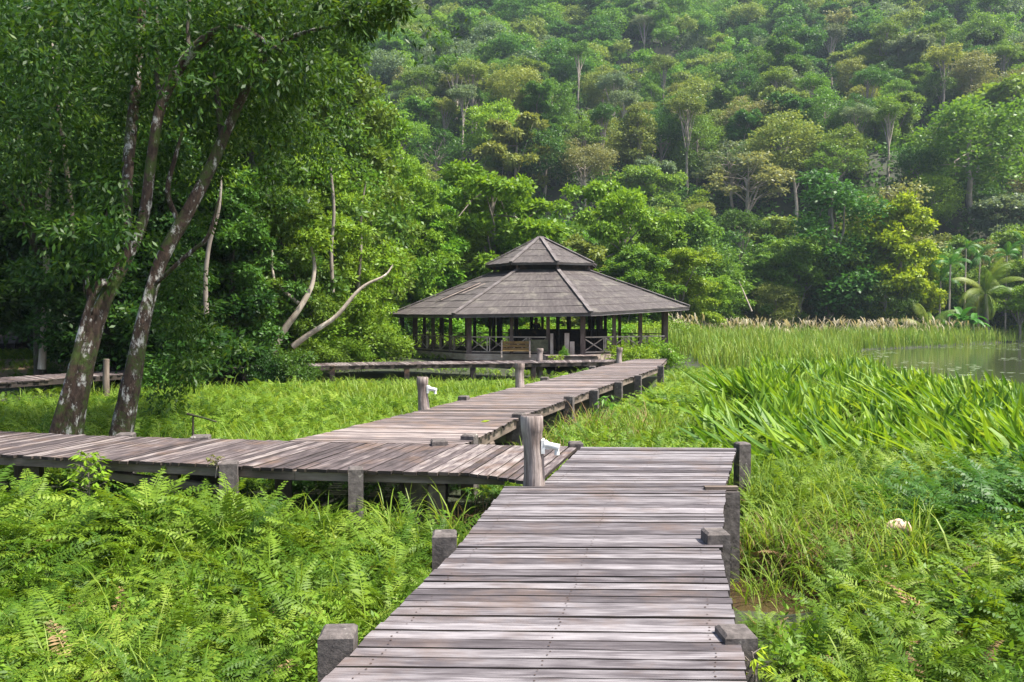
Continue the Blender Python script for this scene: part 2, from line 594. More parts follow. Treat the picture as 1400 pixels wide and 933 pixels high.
xs = grid_axis(-430, 430, -8, 8, .3, 1.045)
ys = grid_axis(-60, 620, 2, 14, .3, 1.03)
GX, GY = np.meshgrid(xs, ys)
GZ = gz(GX, GY)
nx, ny = len(xs), len(ys)
idx = np.arange(nx * ny).reshape(ny, nx)
F = np.stack([idx[:-1, :-1], idx[:-1, 1:], idx[1:, 1:], idx[1:, :-1]], -1).reshape(-1, 4)
g = np_obj("ground", np.stack([GX, GY, GZ], -1), F, ground_material(), smooth_=True)
tag(g, "swampy ground rising into the forested hill", kind='structure')


def water_mat(name, col, rough, bump_s, bump):
    m, n, l, b = new_mat(name)
    b.inputs['Base Color'].default_value = (*col, 1)
    b.inputs['Roughness'].default_value = rough
    b.inputs['IOR'].default_value = 1.33
    tc = n.new("ShaderNodeTexCoord")
    mp = n.new("ShaderNodeMapping")
    mp.inputs['Scale'].default_value = (1, 2.2, 1)
    l.new(tc.outputs['Object'], mp.inputs[0])
    nz = node(n, "ShaderNodeTexNoise", i_Scale=bump_s, i_Detail=3.0)
    l.new(mp.outputs[0], nz.inputs['Vector'])
    bp = n.new("ShaderNodeBump")
    bp.inputs['Strength'].default_value = bump
    bp.inputs['Distance'].default_value = .05
    l.new(nz.outputs[0], bp.inputs['Height'])
    l.new(bp.outputs[0], b.inputs['Normal'])
    return m


mb = MB()
mb.add([(10, 2, -.97), (130, 2, -.97), (130, 118, -.97), (10, 118, -.97)], [(0, 1, 2, 3)])
tag(mb.build("water", water_mat('lake_water', (.05, .06, .028), .05, 2.0, .10)), "murky green lake water", kind='structure')
mb = MB()
mb.add([(1.2, 6.5, -.93), (4.2, 6.5, -.93), (4.2, 9.0, -.93), (1.2, 9.0, -.93)], [(0, 1, 2, 3)])
tag(mb.build("ditch_water", water_mat('ditch_water', (.05, .032, .018), .1, 3, .2)), "brown shallow ditch water beside the boardwalk", kind='structure')

# ------------------------------------------------------------------ boardwalks
DECKS = []           # list of quads (4x2) used to keep plants off the boards


def planks(mb, pairs, z, wd=.125, th=.04, over=.03, gap0=.014, seed=1):
    """planks crossing between a left and a right edge polyline"""
    r = random.Random(seed)
    Lp = [np.array(p[0], float) for p in pairs]
    Rp = [np.array(p[1], float) for p in pairs]
    C = [(a + b) / 2 for a, b in zip(Lp, Rp)]
    cum = [0]
    for i in range(1, len(C)): cum.append(cum[-1] + np.linalg.norm(C[i] - C[i - 1]))

    def at(P, s):
        for i in range(1, len(cum)):
            if s <= cum[i] or i == len(cum) - 1:
                t = (s - cum[i - 1]) / (cum[i] - cum[i - 1])
                return P[i - 1] + (P[i] - P[i - 1]) * t
    s = 0
    while s < cum[-1] - .04:
        w = wd * r.choice([.8, .95, 1, 1.05, 1.25]) * r.uniform(.95, 1.05)
        gap = gap0 * r.choice([.7, 1, 1, 1.3, 1.7])
        w = min(w, cum[-1] - s)
        a0, a1, b0, b1 = at(Lp, s + gap / 2), at(Lp, s + w - gap / 2), at(Rp, s + gap / 2), at(Rp, s + w - gap / 2)
        d = b0 - a0
        d = d / np.linalg.norm(d)
        o1, o2 = r.uniform(-.3, 1) * over, r.uniform(-.3, 1) * over
        a0, a1, b0, b1 = a0 - d * o1, a1 - d * o1, b0 + d * o2, b1 + d * o2
        dz0, dz1 = r.uniform(-.004, .004), r.uniform(-.004, .004)
        tilt = r.uniform(-.003, .003)
        n = 9
        V, uo, vo = [], r.random() * 50, r.random() * 50
        ln = np.linalg.norm(b0 - a0)
        for i in range(n + 1):
            t = i / n
            e0, e1 = r.uniform(-.0035, .0035), r.uniform(-.0035, .0035)
            nrm = np.array([-d[1], d[0]])
            p0 = a0 + (b0 - a0) * t + nrm * e0
            p1 = a1 + (b1 - a1) * t + nrm * e1
            zz = z + dz0 + (dz1 - dz0) * t + r.uniform(-.0012, .0012)
            V += [(p0[0], p0[1], zz - tilt - th), (p0[0], p0[1], zz - tilt), (p1[0], p1[1], zz + tilt), (p1[0], p1[1], zz + tilt - th)]
        Fs, U = [], []
        for i in range(n):
            for k in range(4):
                k2 = (k + 1) % 4
                Fs.append((i * 4 + k, i * 4 + k2, (i + 1) * 4 + k2, (i + 1) * 4 + k))
                vv = [0, .03, .03 + w, .06 + w, .09 + 2 * w]
                U.append([(uo + ln * i / n, vo + vv[k]), (uo + ln * i / n, vo + vv[k + 1]), (uo + ln * (i + 1) / n, vo + vv[k + 1]), (uo + ln * (i + 1) / n, vo + vv[k])])
        Fs += [(3, 2, 1, 0), (n * 4, n * 4 + 1, n * 4 + 2, n * 4 + 3)]
        U += [[(uo, vo), (uo, vo + .1), (uo + .03, vo + .1), (uo + .03, vo)]] * 2
        mb.add(V, Fs, U)
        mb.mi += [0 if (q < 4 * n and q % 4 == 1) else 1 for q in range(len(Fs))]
        s += w
    for i in range(len(pairs) - 1):
        DECKS.append(np.array([Lp[i], Lp[i + 1], Rp[i + 1], Rp[i]]))


def nails(mb):
    # rusty nail heads where the planks cross the stringers
    P = np.array(mb.v).reshape(-1, 4, 3)
    P = P.reshape(len(P) // 10, 10, 4, 3)
    b = mb
    rr = random.Random(2)
    for pl in P:
        l = (pl[0][1] + pl[0][2]) / 2
        e = (pl[9][1] + pl[9][2]) / 2
        across = pl[0][2] - pl[0][1]
        for t in (.075, .5, .925):
            for q in (-.24, .24):
                if rr.random() < .12: continue
                c = l + (e - l) * (t + rr.uniform(-.006, .006)) + across * q
                c[2] = max(pl[int(t * 9)][1][2], pl[int(t * 9)][2][2], pl[min(9, int(t * 9) + 1)][1][2], pl[min(9, int(t * 9) + 1)][2][2]) + .0022
                rd = rr.uniform(.0045, .007)
                b.add([c + [rd * math.cos(k * math.pi / 3), rd * math.sin(k * math.pi / 3), 0] for k in range(6)], [tuple(range(6))])
                b.mi.append(2)


def stringers(root, pairs, z, inset=.12, h=.17, w=.09, mid=True, z_off=.036, mat='beam'):
    for side in (0, 1, 2):
        if side == 2 and not mid: continue
        b = MB()
        pts = []
        for L, Rr in pairs:
            L, Rr = np.array(L, float), np.array(Rr, float)
            d = (Rr - L) / np.linalg.norm(Rr - L)
            p = L + d * inset if side == 0 else (Rr - d * inset if side == 1 else (L + Rr) / 2)
            pts.append((p[0], p[1], z - z_off - h / 2 - .004 * (side == 2)))
        for a, c in zip(pts[:-1], pts[1:]):
            b.bar(a, c, w, h)
        b.build("beam", M[mat], root)


def stub(root, x, y, s, top, ang=0.0, bottom=None, mat='concrete', name='post', cham=.018):
    b = MB()
    bottom = gz1(x, y) - .25 if bottom is None else bottom
    X = (math.cos(ang), math.sin(ang), 0)
    Y = (-math.sin(ang), math.cos(ang), 0)
    b.box((x, y, (top + bottom) / 2), (s / 2, s / 2, (top - bottom) / 2), X, Y, cham=cham)
    return b.build(name, M[mat], root)


# --- main walk under the camera
main = empty("boardwalk", (0.9, 6.0, -.8), "pale weathered plank boardwalk running from the foreground to its square end", "boardwalk", "boardwalks over the swamp")
pA = [((-2.13, -2), (-.10, -2)), ((-1.16, 2.6), (.90, 2.6)), ((-.84, 4.16), (1.196, 4.10)), ((-.412, 6.07), (1.585, 6.04))]
pB = [((-.412, 6.085), (1.60, 6.055)), ((-.07, 8.32), (2.235, 8.3))]
pC = [((.31, 8.335), (2.24, 8.315)), ((.96, 10.88), (3.05, 10.80))]
b = MB()
planks(b, pA, 0, .122, seed=3, over=.014)
planks(b, pB, 0.0, .118, seed=5, over=.014)
planks(b, pC, 0.0, .118, seed=6, over=.014)
nails(b)
b.build("deck", M['deck'], main)
stringers(main, [pA[0], pA[3]], 0)
stringers(main, [pB[0], pC[1]], 0)
for x, y, s, top in ((-.955, 4.33, .19, .05), (1.23, 4.33, .18, .05), (-.53, 6.22, .19, .08), (1.60, 6.22, .18, .095), (.88, 10.97, .19, .06)):
    o = stub(main, x, y, s, top, .06)
stub(main, 3.15, 10.85, .17, .07, .2)
# flat slanting pile with its cap plank at the right edge
b = MB()
b.box((2.235, 8.15, -.66), (.085, .085, .65), (1, .05, 0), (-.05, 1, 0), (0.0, 0, 1))
b.build("post", M['concrete'], main)
b = MB()
b.box((2.15, 8.15, .018), (.17, .04, .017))
b.build("cap_plank", M['beam'], main)
for x, y in ((-.25, 7.6), (1.75, 7.6), (2.2, 9.4), (.3, 9.6), (.7, 6.6), (1.3, 9.0)):
    stub(main, x, y, .18, -.2)

# --- left walk
left = empty("boardwalk", (-4.0, 10.6, -.8), "dark weathered boardwalk branching left from the log post", "boardwalk", "boardwalks over the swamp")
pL = [((-16, 12.75), (-14.6, 14.4)), ((-6.63, 10.32), (-6.2, 11.95)), ((-2.57, 9.34), (-2.05, 11.28)), ((.30, 8.50), (.92, 10.94))]
pL1 = [((.27, 8.52), (.91, 10.93)), ((-.45, 9.04), (.05, 11.05)), ((-2.57, 9.34), (-2.05, 11.28))]
pL2 = [((-2.585, 9.343), (-2.065, 11.283)), ((-6.63, 10.32), (-6.2, 11.95))]
pL3 = [((-6.645, 10.323), (-6.215, 11.953)), ((-16, 12.75), (-14.6, 14.4))]
b = MB()
planks(b, pL1, -.002, .125, seed=8)
planks(b, pL2, -.004, .12, seed=9, over=.05)
planks(b, pL3, -.006, .12, seed=10, over=.05)
b.build("deck", M['deck_dark'], left)
stringers(left, [((-.1, 9.06), (.3, 10.98)), pL1[2]], 0, inset=.06, h=.11)
stringers(left, [pL1[2], pL2[1]], 0, inset=.06, h=.11)
stringers(left, [pL2[1], pL3[1]], 0, inset=.06, h=.11)
for x, y, s, top in ((-1.80, 9.13, .17, .05), (-3.37, 9.45, .2, .06), (-1.02, 11.10, .22, .07), (-4.60, 11.72, .26, .04), (-5.85, 12.02, .24, .03)):
    stub(left, x, y, s, top, .2)
for x, y in ((-1.2, 9.6), (-1.4, 10.6), (-4.3, 10.0), (-4.2, 11.2), (-6.4, 10.6), (-8.5, 11.2), (-.9, 9.4), (-3.0, 10.4), (-7.2, 11.7)):
    stub(left, x, y, .2, -.19, .2, mat='beam')
# broken bracing timber hanging under the left walk
b = MB()
b.bar((-5.6, 10.25, -.22), (-3.5, 9.75, -.34), .1, .1)
b.build("brace", M['beam'], left)

# --- walk to the pavilion
far = empty("boardwalk", (2.0, 20.0, -.8), "grey boardwalk running from the left branch back to the pavilion", "boardwalk", "boardwalks over the swamp")
pF = [((-3.2, 11.42), (-.68, 11.10)), ((-2.0, 14.6), (.20, 14.5)), ((-.32, 19.4), (1.85, 19.3)), ((3.07, 28.9), (5.3, 28.8)), ((5.5, 35.2), (6.9, 35.4))]
b = MB()
planks(b, pF, .002, .135, seed=12, over=.04)
b.build("deck", M['deck_mid'], far)
for i in range(4):
    stringers(far, pF[i:i + 2], 0, inset=.07, h=.15)
for x, y, s, top in ((-.62, 11.55, .2, .08), (.12, 14.2, .2, .08), (-1.05, 17.3, .2, .09), (1.25, 17.4, .2, .08), (2.02, 19.5, .2, .03), (2.95, 22.0, .2, .03), (.95, 23.1, .22, .08), (3.9, 24.6, .2, .03), (5.4, 28.9, .22, .07), (2.9, 28.7, .22, .07)):
    stub(far, x, y, s, top, -.3)
for x, y in ((-2.2, 12.6), (-.4, 12.6), (0, 16.2), (.2, 14.6), (1.6, 19.6), (3.3, 24.5)):
    stub(far, x, y, .2, -.19, -.3, mat='beam')

# --- walk along the far bank, left to right
back = empty("boardwalk", (-6, 31.5, -.6), "low brown boardwalk along the far bank, behind the fern field", "boardwalk", "boardwalks over the swamp")
fr = [(-17.5, 20.5), (-14.3, 22.6), (-11.3, 28.6), (-5.5, 31.2), (-.3, 32.3), (4.3, 33.5)]
bk = [(-18.6, 22.2), (-15.9, 24.0), (-12.4, 30.5), (-6.1, 33.2), (-.8, 34.3), (4.7, 35.3)]
pK = list(zip(fr, bk))
b = MB()
planks(b, pK, -.03, .15, seed=14, over=.07)
b.build("deck", M['deck_dark'], back)
for i in range(5):
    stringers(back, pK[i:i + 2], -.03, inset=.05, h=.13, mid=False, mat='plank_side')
for i in range(5):
    for t in (.25, .75):
        p = np.array(fr[i]) + (np.array(fr[i + 1]) - np.array(fr[i])) * t
        stub(back, p[0] + .02, p[1] + .12, .2, -.1 if t < .5 else -.02, .2, mat='dark_wood')
b = MB()
p = gp(145, 516, 0)
b.tube([(p[0], p[1], -.9), (p[0], p[1], .0), (p[0] + .02, p[1], .55)], [.1, .1, .09], 8, .08)
b.build("post", M['beam'], back)

# --- log posts carrying the white lamps
def log_post(px, py_base, y, h, r, label, lamp, side=1, seed=0):
    x = (px - 700) / FPX * y
    t = empty("log_post", (x, y, -.9), label, "post", "log posts beside the boardwalks")
    random.seed(seed)
    b = MB()
    zs = [-.9, -.3, 0.0, .1, h * .35, h * .55, h * .72, h * .76, h * .8, h - .012, h]
    rs = [r * 1.08, r * 1.05, r * 1.08, r * 1.04, r * .97, r * .97, r * 1.0, r * 1.06, r * 1.12, r * 1.12, r * 1.04]
    b.tube([(x + .015 * math.sin(z * 5 + seed), y, z) for z in zs], rs, 18, .07)
    b.build("log", M['log'], t)
    if lamp:
        z = h * lamp
        b = MB()
        b.box((x + r * .95, y - .02, z), (.02, .06, .075), cham=.006)
        b.box((x + r + .05, y - .03, z + .0), (.05, .035, .03))
        b.tube([(x + r + .02, y - .04, z + .02), (x + r + .05, y - .05, z + .015), (x + r + .12, y - .07, z), (x + r + .165, y - .08, z - .012)], [.05, .034, .036, .041], 14)
        b.build("lamp", M['white'], t)
        b = MB()
        b.tube([(x + r + .14, y - .08, z - .03), (x + r + .14, y - .08, z - .085)], [.024, .028], 10)
        b.build("lamp_head", M['white'], t)
    return t


log_post(729, 664, 8.42, .735, .107, "thick grey log post with a white lamp at the corner of two boardwalks", .56, seed=1)
log_post(578, 563, 15.5, .63, .105, "cracked dark log post with a white lamp beside the fern field", .62, seed=2)
log_post(711, 530, 20.6, .62, .115, "lampless grey log post at the left edge of the pavilion boardwalk", 0, seed=3)
log_post(847, 496, 32.0, .62, .11, "short log post at the far end of the walkway, beside the bush", 0, seed=4)
log_post(738, 493, 33.9, .52, .13, "pale banded log post on the far walk, before the pavilion railing", 0, seed=5)

# ------------------------------------------------------------------ pavilion
PC = np.array([1.80, 45.0])
PANG = [R_(a) for a in (-77.5, -32.5, 12.5, 57.5, 102.5, 147.5, 192.5, 237.5)]      # L1 FL FR R1 ...
PZ0 = .08                                             # floor height


def oc(i, r):
    a = PANG[i % 8]
    return np.array([PC[0] + r * math.sin(a), PC[1] - r * math.cos(a)])


pav = empty("pavilion", (PC[0], PC[1], PZ0), "octagonal open timber pavilion under a two-tier brown roof", "pavilion")


def roof_mat():
    m, n, l, b = new_mat('roof_shingle')
    uv = n.new("ShaderNodeUVMap")
    tc = n.new("ShaderNodeTexCoord")
    mp = n.new("ShaderNodeMapping")
    mp.inputs['Scale'].default_value = (5.5, .8, 1)
    l.new(uv.outputs[0], mp.inputs[0])
    wv = node(n, "ShaderNodeTexWave", i_Scale=1.0, i_Distortion=.4, i_Detail=1.0)
    wv.bands_direction = 'X'
    l.new(mp.outputs[0], wv.inputs['Vector'])
    nz = node(n, "ShaderNodeTexNoise", i_Scale=1.1, i_Detail=7.0, i_Roughness=.72)
    l.new(tc.outputs['Object'], nz.inputs['Vector'])
    mp2 = n.new("ShaderNodeMapping")
    mp2.inputs['Scale'].default_value = (7, 1.2, 1)
    l.new(uv.outputs[0], mp2.inputs[0])
    nz2 = node(n, "ShaderNodeTexNoise", i_Scale=1.0, i_Detail=5.0, i_Roughness=.7)
    l.new(mp2.outputs[0], nz2.inputs['Vector'])
    r1 = ramp(n, [(.3, (.030, .023, .021)), (.5, (.058, .046, .043)), (.72, (.105, .09, .083))])
    l.new(nz2.outputs[0], r1.inputs[0])
    r2 = ramp(n, [(.52, (0, 0, 0)), (.66, (1, 1, 1))])
    l.new(nz.outputs[0], r2.inputs[0])
    mx = node(n, "ShaderNodeMix", data_type='RGBA')
    f = node(n, "ShaderNodeMath", operation='MULTIPLY')
    f.inputs[1].default_value = .6
    l.new(r2.outputs[0], f.inputs[0])
    l.new(f.outputs[0], mx.inputs[0])
    l.new(r1.outputs[0], mx.inputs[6])
    mx.inputs[7].default_value = (.17, .155, .125, 1)
    l.new(mx.outputs[2], b.inputs['Base Color'])
    b.inputs['Roughness'].default_value = .75
    bp = n.new("ShaderNodeBump")
    bp.inputs['Strength'].default_value = .5
    bp.inputs['Distance'].default_value = .06
    l.new(wv.outputs[0], bp.inputs['Height'])
    l.new(bp.outputs[0], b.inputs['Normal'])
    return m


M['roof'] = roof_mat()
EZ = [2.02, 1.97, 2.05, 2.38, 2.40, 2.30, 2.15, 2.05]
E3 = [np.array([*oc(i, 8.62 if i == 0 else 8.55), EZ[i]]) for i in range(8)]
T3 = [np.array([*oc(i, 2.75), 4.42]) for i in range(8)]


def roof_tier(name, E, T, rows, th=.05):
    b = MB()
    for i in range(8):
        j = (i + 1) % 8
        for r in range(rows):
            t0, t1 = r / rows, (r + 1) / rows
            lap = .05
            a0, b0 = E[i] + (T[i] - E[i]) * t0, E[j] + (T[j] - E[j]) * t0
            a1, b1 = E[i] + (T[i] - E[i]) * min(1, t1 + .01), E[j] + (T[j] - E[j]) * min(1, t1 + .01)
            # slight sag and uneven edge of every course
            n = 10
            V, U = [], []
            off = random.random() * 9
            for k in range(n + 1):
                s = k / n
                p0, p1 = a0 + (b0 - a0) * s, a1 + (b1 - a1) * s
                dz = .022 + random.uniform(-.014, .014)
                w = np.linalg.norm(b0 - a0)
                p0 = p0 + np.array([0, 0, dz])
                V += [p0 - np.array([0, 0, th]), p0, p1]
                U += [(off + s * w, t0 * 6), (off + s * w, t0 * 6), (off + s * w, t1 * 6)]
            Fs, Us = [], []
            for k in range(n):
                q = k * 3
                Fs += [(q, q + 3, q + 4, q + 1), (q + 1, q + 4, q + 5, q + 2)]
                Us += [[U[q], U[q + 3], U[q + 4], U[q + 1]], [U[q + 1], U[q + 4], U[q + 5], U[q + 2]]]
            b.add(V, Fs, Us)
    # underside
    for i in range(8):
        j = (i + 1) % 8
        dn = np.array([0, 0, -.06])
        b.add([E[i] + dn, T[i] + dn, T[j] + dn, E[j] + dn], [(0, 1, 2, 3)])
    return b.build(name, M['roof'], pav)


roof = roof_tier("roof", E3, T3, 7, .03)
CE = [np.array([*(oc(i, 3.25) + np.array([-.12, 0])), 4.74 + (.05 if i in (3, 4) else 0)]) for i in range(8)]
CT = [np.array([*(oc(i, .12) + np.array([-.2, 0])), 6.34]) for i in range(8)]
roof2 = roof_tier("upper_roof", CE, CT, 4, .03)


def ridges(E, T, host):
    for i in range(8):
        b = MB()
        a, c = E[i] + np.array([0, 0, .07]), T[i] + np.array([0, 0, .06])
        b.bar(a, c, .2, .05)
        b.build("ridge_cap", M['fascia'], host)
        # children of a child: build() subtracts only the direct parents


def fascia(E, host_root, h, inn=.05):
    b = MB()
    for i in range(8):
        j = (i + 1) % 8
        a, c = E[i].copy(), E[j].copy()
        ctr = np.array([PC[0], PC[1], 0])
        m0 = (a + c) / 2
        nrm = m0 - ctr
        nrm[2] = 0
        nrm /= np.linalg.norm(nrm)
        a = a - nrm * inn + np.array([0, 0, -h / 2 - .002])
        c = c - nrm * inn + np.array([0, 0, -h / 2 - .002])
        b.bar(a, c, .04, h)
    return b.build("fascia", M['fascia'], host_root)


for E, T in ((E3, T3), (CE, CT)):
    ridges(E, T, pav)
fascia(E3, pav, .15)
fascia(CE, pav, .11)
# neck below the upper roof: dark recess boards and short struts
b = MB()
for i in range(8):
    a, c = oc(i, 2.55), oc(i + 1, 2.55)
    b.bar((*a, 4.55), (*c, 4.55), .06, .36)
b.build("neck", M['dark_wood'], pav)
for i in range(8):
    b = MB()
    a = oc(i, 2.85)
    b.bar((*a, 4.3), (*a, 4.74), .12, .12)
    b.build("strut", M['pav_wood'], pav)
# torn shingle strip on the left face of the roof
b = MB()
def onroof(i, s, t, up=.07):
    p = (E3[i] + (E3[i + 1] - E3[i]) * s) * (1 - t) + (T3[i] + (T3[i + 1] - T3[i]) * s) * t
    return p + np.array([0, 0, up])
b.bar(onroof(0, .42, .28, .1), onroof(0, .55, .66, .1), .14, .02)
b.bar(onroof(0, .60, .42, .1), onroof(0, .72, .64, .1), .07, .02)
b.build("torn_strip", M['white'] if False else M['rail_wood'], pav)
b = MB()
b.bar(onroof(0, .36, .26, .098), onroof(0, .50, .64, .098), .12, .02)
b.build("gap_shade_strip", M['dark_wood'], pav)  # raised dark bar, no hole: the slit's shade is put into its colour

# floor and base beam
b = MB()
ring = [oc(i, 7.5) for i in range(8)]
top = [(p[0], p[1], PZ0) for p in ring]
bot = [(p[0], p[1], PZ0 - .12) for p in ring]
b.add(top + bot, [tuple(range(8))] + [(i, i + 8, (i + 1) % 8 + 8, (i + 1) % 8) for i in range(8)] + [tuple(range(15, 7, -1))],
      [[(p[0], p[1]) for p in ring]] + [[(0, 0), (0, .3), (5, .3), (5, 0)]] * 8 + [[(p[0], p[1]) for p in ring]])
b.build("floor", M['pav_wood'], pav)
for i in range(8):
    b = MB()
    a, c = oc(i, 7.56), oc(i + 1, 7.56)
    b.bar((*a, PZ0 - .14), (*c, PZ0 - .14), .07, .3)
    b.build("base_beam", M['rail_wood'], pav)
# piles under the floor
for i in range(8):
    b = MB()
    p = oc(i, 7.2)
    b.bar((*p, -1.1), (*p, PZ0 - .12), .2, .2)
    b.build("pile", M['dark_wood'], pav)


def eave_z(x, y):
    # height of the roof underside at a plan position (by the face below it)
    r = math.hypot(x - PC[0], y - PC[1])
    a = math.atan2(x - PC[0], -(y - PC[1]))
    best = 2.0
    for i in range(8):
        a0, a1 = PANG[i], PANG[(i + 1) % 8]
        if i == 7: a1 += 2 * math.pi
        for k in (-2 * math.pi, 0, 2 * math.pi):
            if a0 <= a + k <= a1:
                t = (a + k - a0) / (a1 - a0)
                e = EZ[i] + (EZ[(i + 1) % 8] - EZ[i]) * t
                mid_a = abs(t - .5) * R_(45)
                ap = r * math.cos(mid_a) / math.cos(R_(22.5))
                best = e + (4.42 - e) * (8.55 - ap) / (8.55 - 2.75)
    return best


def pav_post(x, y, s=.2, mat='pav_wood', round_=False):
    b = MB()
    zt = eave_z(x, y) - .16
    if round_:
        b.tube([(x, y, PZ0), (x, y, zt)], [s / 2, s / 2 * .95], 10, .05)
    else:
        b.bar((x, y, PZ0 - .1), (x, y, zt), s, s)
    b.build("post", M[mat], pav)


RP = 7.25
for i in range(8):
    p = oc(i, RP)
    pav_post(p[0], p[1], .24)
    q = oc(i + 1, RP)
    for t in ((.36, .68) if i != 1 else (.38, .7)):
        m_ = p + (q - p) * t
        pav_post(m_[0], m_[1], .17)
for i in range(8):
    p = oc(i, 2.9)
    pav_post(p[0], p[1], .2, 'dark_wood', True)
for i in (0, 2, 4, 6):
    p = (oc(i, 5.0) + oc(i + 1, 5.0)) / 2
    pav_post(p[0], p[1], .17, 'dark_wood')


def rail_panel(a, c, n, z0=PZ0 + .1, z1=PZ0 + .82, mat='rail_wood'):
    a, c = np.array(a), np.array(c)
    b = MB()
    b.bar((*a, z1), (*c, z1), .09, .06)
    b.bar((*a, z0), (*c, z0), .06, .06)
    for k in range(n):
        p, q = a + (c - a) * (k / n), a + (c - a) * ((k + 1) / n)
        d = (q - p) / np.linalg.norm(q - p)
        p1, q1 = p + d * .06, q - d * .06
        for e in (p1, q1):
            b.bar((*e, z0 + .03), (*e, z1 - .03), .055, .055)
        b.bar((*p1, z0 + .04), (*q1, z1 - .04), .035, .045)
        off = np.array([-d[1], d[0]]) * .04
        b.bar((*(p1 + off), z1 - .04), (*(q1 + off), z0 + .04), .035, .045)
    b.build("railing", M[mat], pav)


for i in range(8):
    p, q = oc(i, RP + .02), oc(i + 1, RP + .02)
    if i == 1:
        rail_panel(p, p + (q - p) * .70, 4)
    else:
        rail_panel(p, q, 4)
# gate posts, low mossy panel, steps and little posts at the entrance
p, q = oc(1, RP), oc(2, RP)
for t, h in ((.73, 1.0), (.86, 1.02), (.905, .62)):
    m_ = p + (q - p) * t
    b = MB()
    b.bar((m_[0], m_[1] - .25, PZ0 - .1), (m_[0], m_[1] - .25, PZ0 + h), .22 if t > .8 else .14, .14)
    b.build("gate_post", M['rail_wood'], pav)
b = MB()
m0, m1 = p + (q - p) * .5, p + (q - p) * .70
b.bar((m0[0], m0[1] - .1, PZ0 + .42), (m1[0], m1[1] - .1, PZ0 + .42), .04, .56)
b.build("panel", speckle_mat('mossy_panel', (.09, .08, .05), (.2, .18, .11), (.14, .16, .05), scale=4), pav)
# entrance landing
land = empty("landing", (3.0, 36.6, 0), "small raised plank landing at the pavilion entrance", "landing")
b = MB()
planks(b, [((1.55, 36.1), (1.4, 37.55)), ((3.9, 35.9), (3.75, 37.35))], .1, .14, seed=21)
DECKS.pop()
b.build("deck", M['deck_mid'], land)
b = MB()
b.bar((1.55, 36.15, -.04), (3.9, 35.95, -.04), .08, .2)
b.build("riser", M['beam'], land)
# inner counter (dark) behind which the person stands
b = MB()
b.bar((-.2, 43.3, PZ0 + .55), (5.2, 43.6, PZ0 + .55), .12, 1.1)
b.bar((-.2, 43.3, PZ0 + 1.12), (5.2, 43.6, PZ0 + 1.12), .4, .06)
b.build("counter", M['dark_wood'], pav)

# slatted wooden bench outside the railing
def bench(x, y, rz):
    t = empty("bench", (x, y, .0), "small wooden slat bench with orange-brown boards against the railing", "bench")
    m_or = wood_mat('orange_slat', (.05, .028, .012), (.14, .085, .03), (.25, .17, .06), along=3, across=8)
    w = .62
    for k, z in enumerate((.34, .5, .66)):
        b = MB()
        b.box((x, y + .02, z), (w, .02, .062))
        b.build("slat", m_or, t)
    b = MB()
    b.box((x, y - .22, .28), (w, .2, .02))
    b.build("seat", m_or, t)
    for s in (-1, 1):
        b = MB()
        b.box((x + s * (w + .04), y + .05, .36), (.035, .03, .4))
        b.box((x + s * (w + .04), y - .36, .12), (.035, .03, .15))
        b.box((x + s * (w + .04), y - .16, .245), (.03, .22, .02))
        b.build("leg", M['rail_wood'], t)


bench(.18, 37.6, 0)

# ------------------------------------------------------------------ person inside the pavilion
def skin_obj(name, verts, edges, radii, mat, parent, sub=2, root=0):
    me = bpy.data.meshes.new(name)
    me.from_pydata([tuple(v) for v in verts], edges, [])
    me.materials.append(mat)
    o = link(bpy.data.objects.new(name, me), parent)
    md = o.modifiers.new("skin", 'SKIN')
    md.use_smooth_shade = True
    sk = me.skin_vertices[0].data
    for i, r in enumerate(radii):
        sk[i].radius = r if isinstance(r, tuple) else (r, r)
        sk[i].use_root = (i == root)
    o.modifiers.new("sub", 'SUBSURF').levels = sub
    o.modifiers["sub"].render_levels = sub
    return o


pp = yp(733, 452, 44.2)
per = empty("person", (pp[0], 44.2, PZ0), "person in dark clothes standing behind the counter inside the pavilion", "person")
skin_m = plain_mat('skin', (.28, .16, .11), .5)
shirt_m = plain_mat('dark_shirt', (.02, .02, .026), .9)
trous_m = plain_mat('dark_trousers', (.018, .017, .02), .9)
bv = [(0, 0, .95), (0, .01, 1.12), (0, .01, 1.32), (0, .01, 1.44), (0, 0, 1.50), (0, -.015, 1.58), (0, -.02, 1.66), (0, -.01, 1.71),
      (.17, .01, 1.40), (.235, .0, 1.13), (.25, -.1, .92), (.25, -.16, .86),
      (-.17, .01, 1.40), (-.235, .0, 1.13), (-.2, -.12, .95), (-.17, -.17, .9),
      (.10, 0, .88), (.11, -.01, .5), (.11, .02, .08), (.115, -.14, .03),
      (-.10, 0, .88), (-.11, -.01, .5), (-.11, .02, .08), (-.115, -.14, .03)]
be = [(0, 1), (1, 2), (2, 3), (3, 4), (4, 5), (5, 6), (6, 7), (3, 8), (8, 9), (9, 10), (10, 11), (3, 12), (12, 13), (13, 14), (14, 15),
      (0, 16), (16, 17), (17, 18), (18, 19), (0, 20), (20, 21), (21, 22), (22, 23)]
br = [(.15, .1), (.13, .09), (.16, .1), (.1, .08), .055, (.078, .095), (.08, .1), (.055, .07), .06, .045, .034, (.04, .02), .06, .045, .034, (.04, .02),
      .085, .06, .045, (.045, .03), .085, .06, .045, (.045, .03)]
skin_obj("body", bv, be, br, skin_m, per)
sv = [bv[i] for i in (0, 1, 2, 3, 8, 9, 12, 13)]
skin_obj("shirt", sv, [(0, 1), (1, 2), (2, 3), (3, 4), (4, 5), (3, 6), (6, 7)], [(.165, .115), (.15, .11), (.178, .118), (.11, .095), .074, .06, .074, .06], shirt_m, per)
tv = [bv[i] for i in (0, 16, 17, 18, 20, 21, 22)]
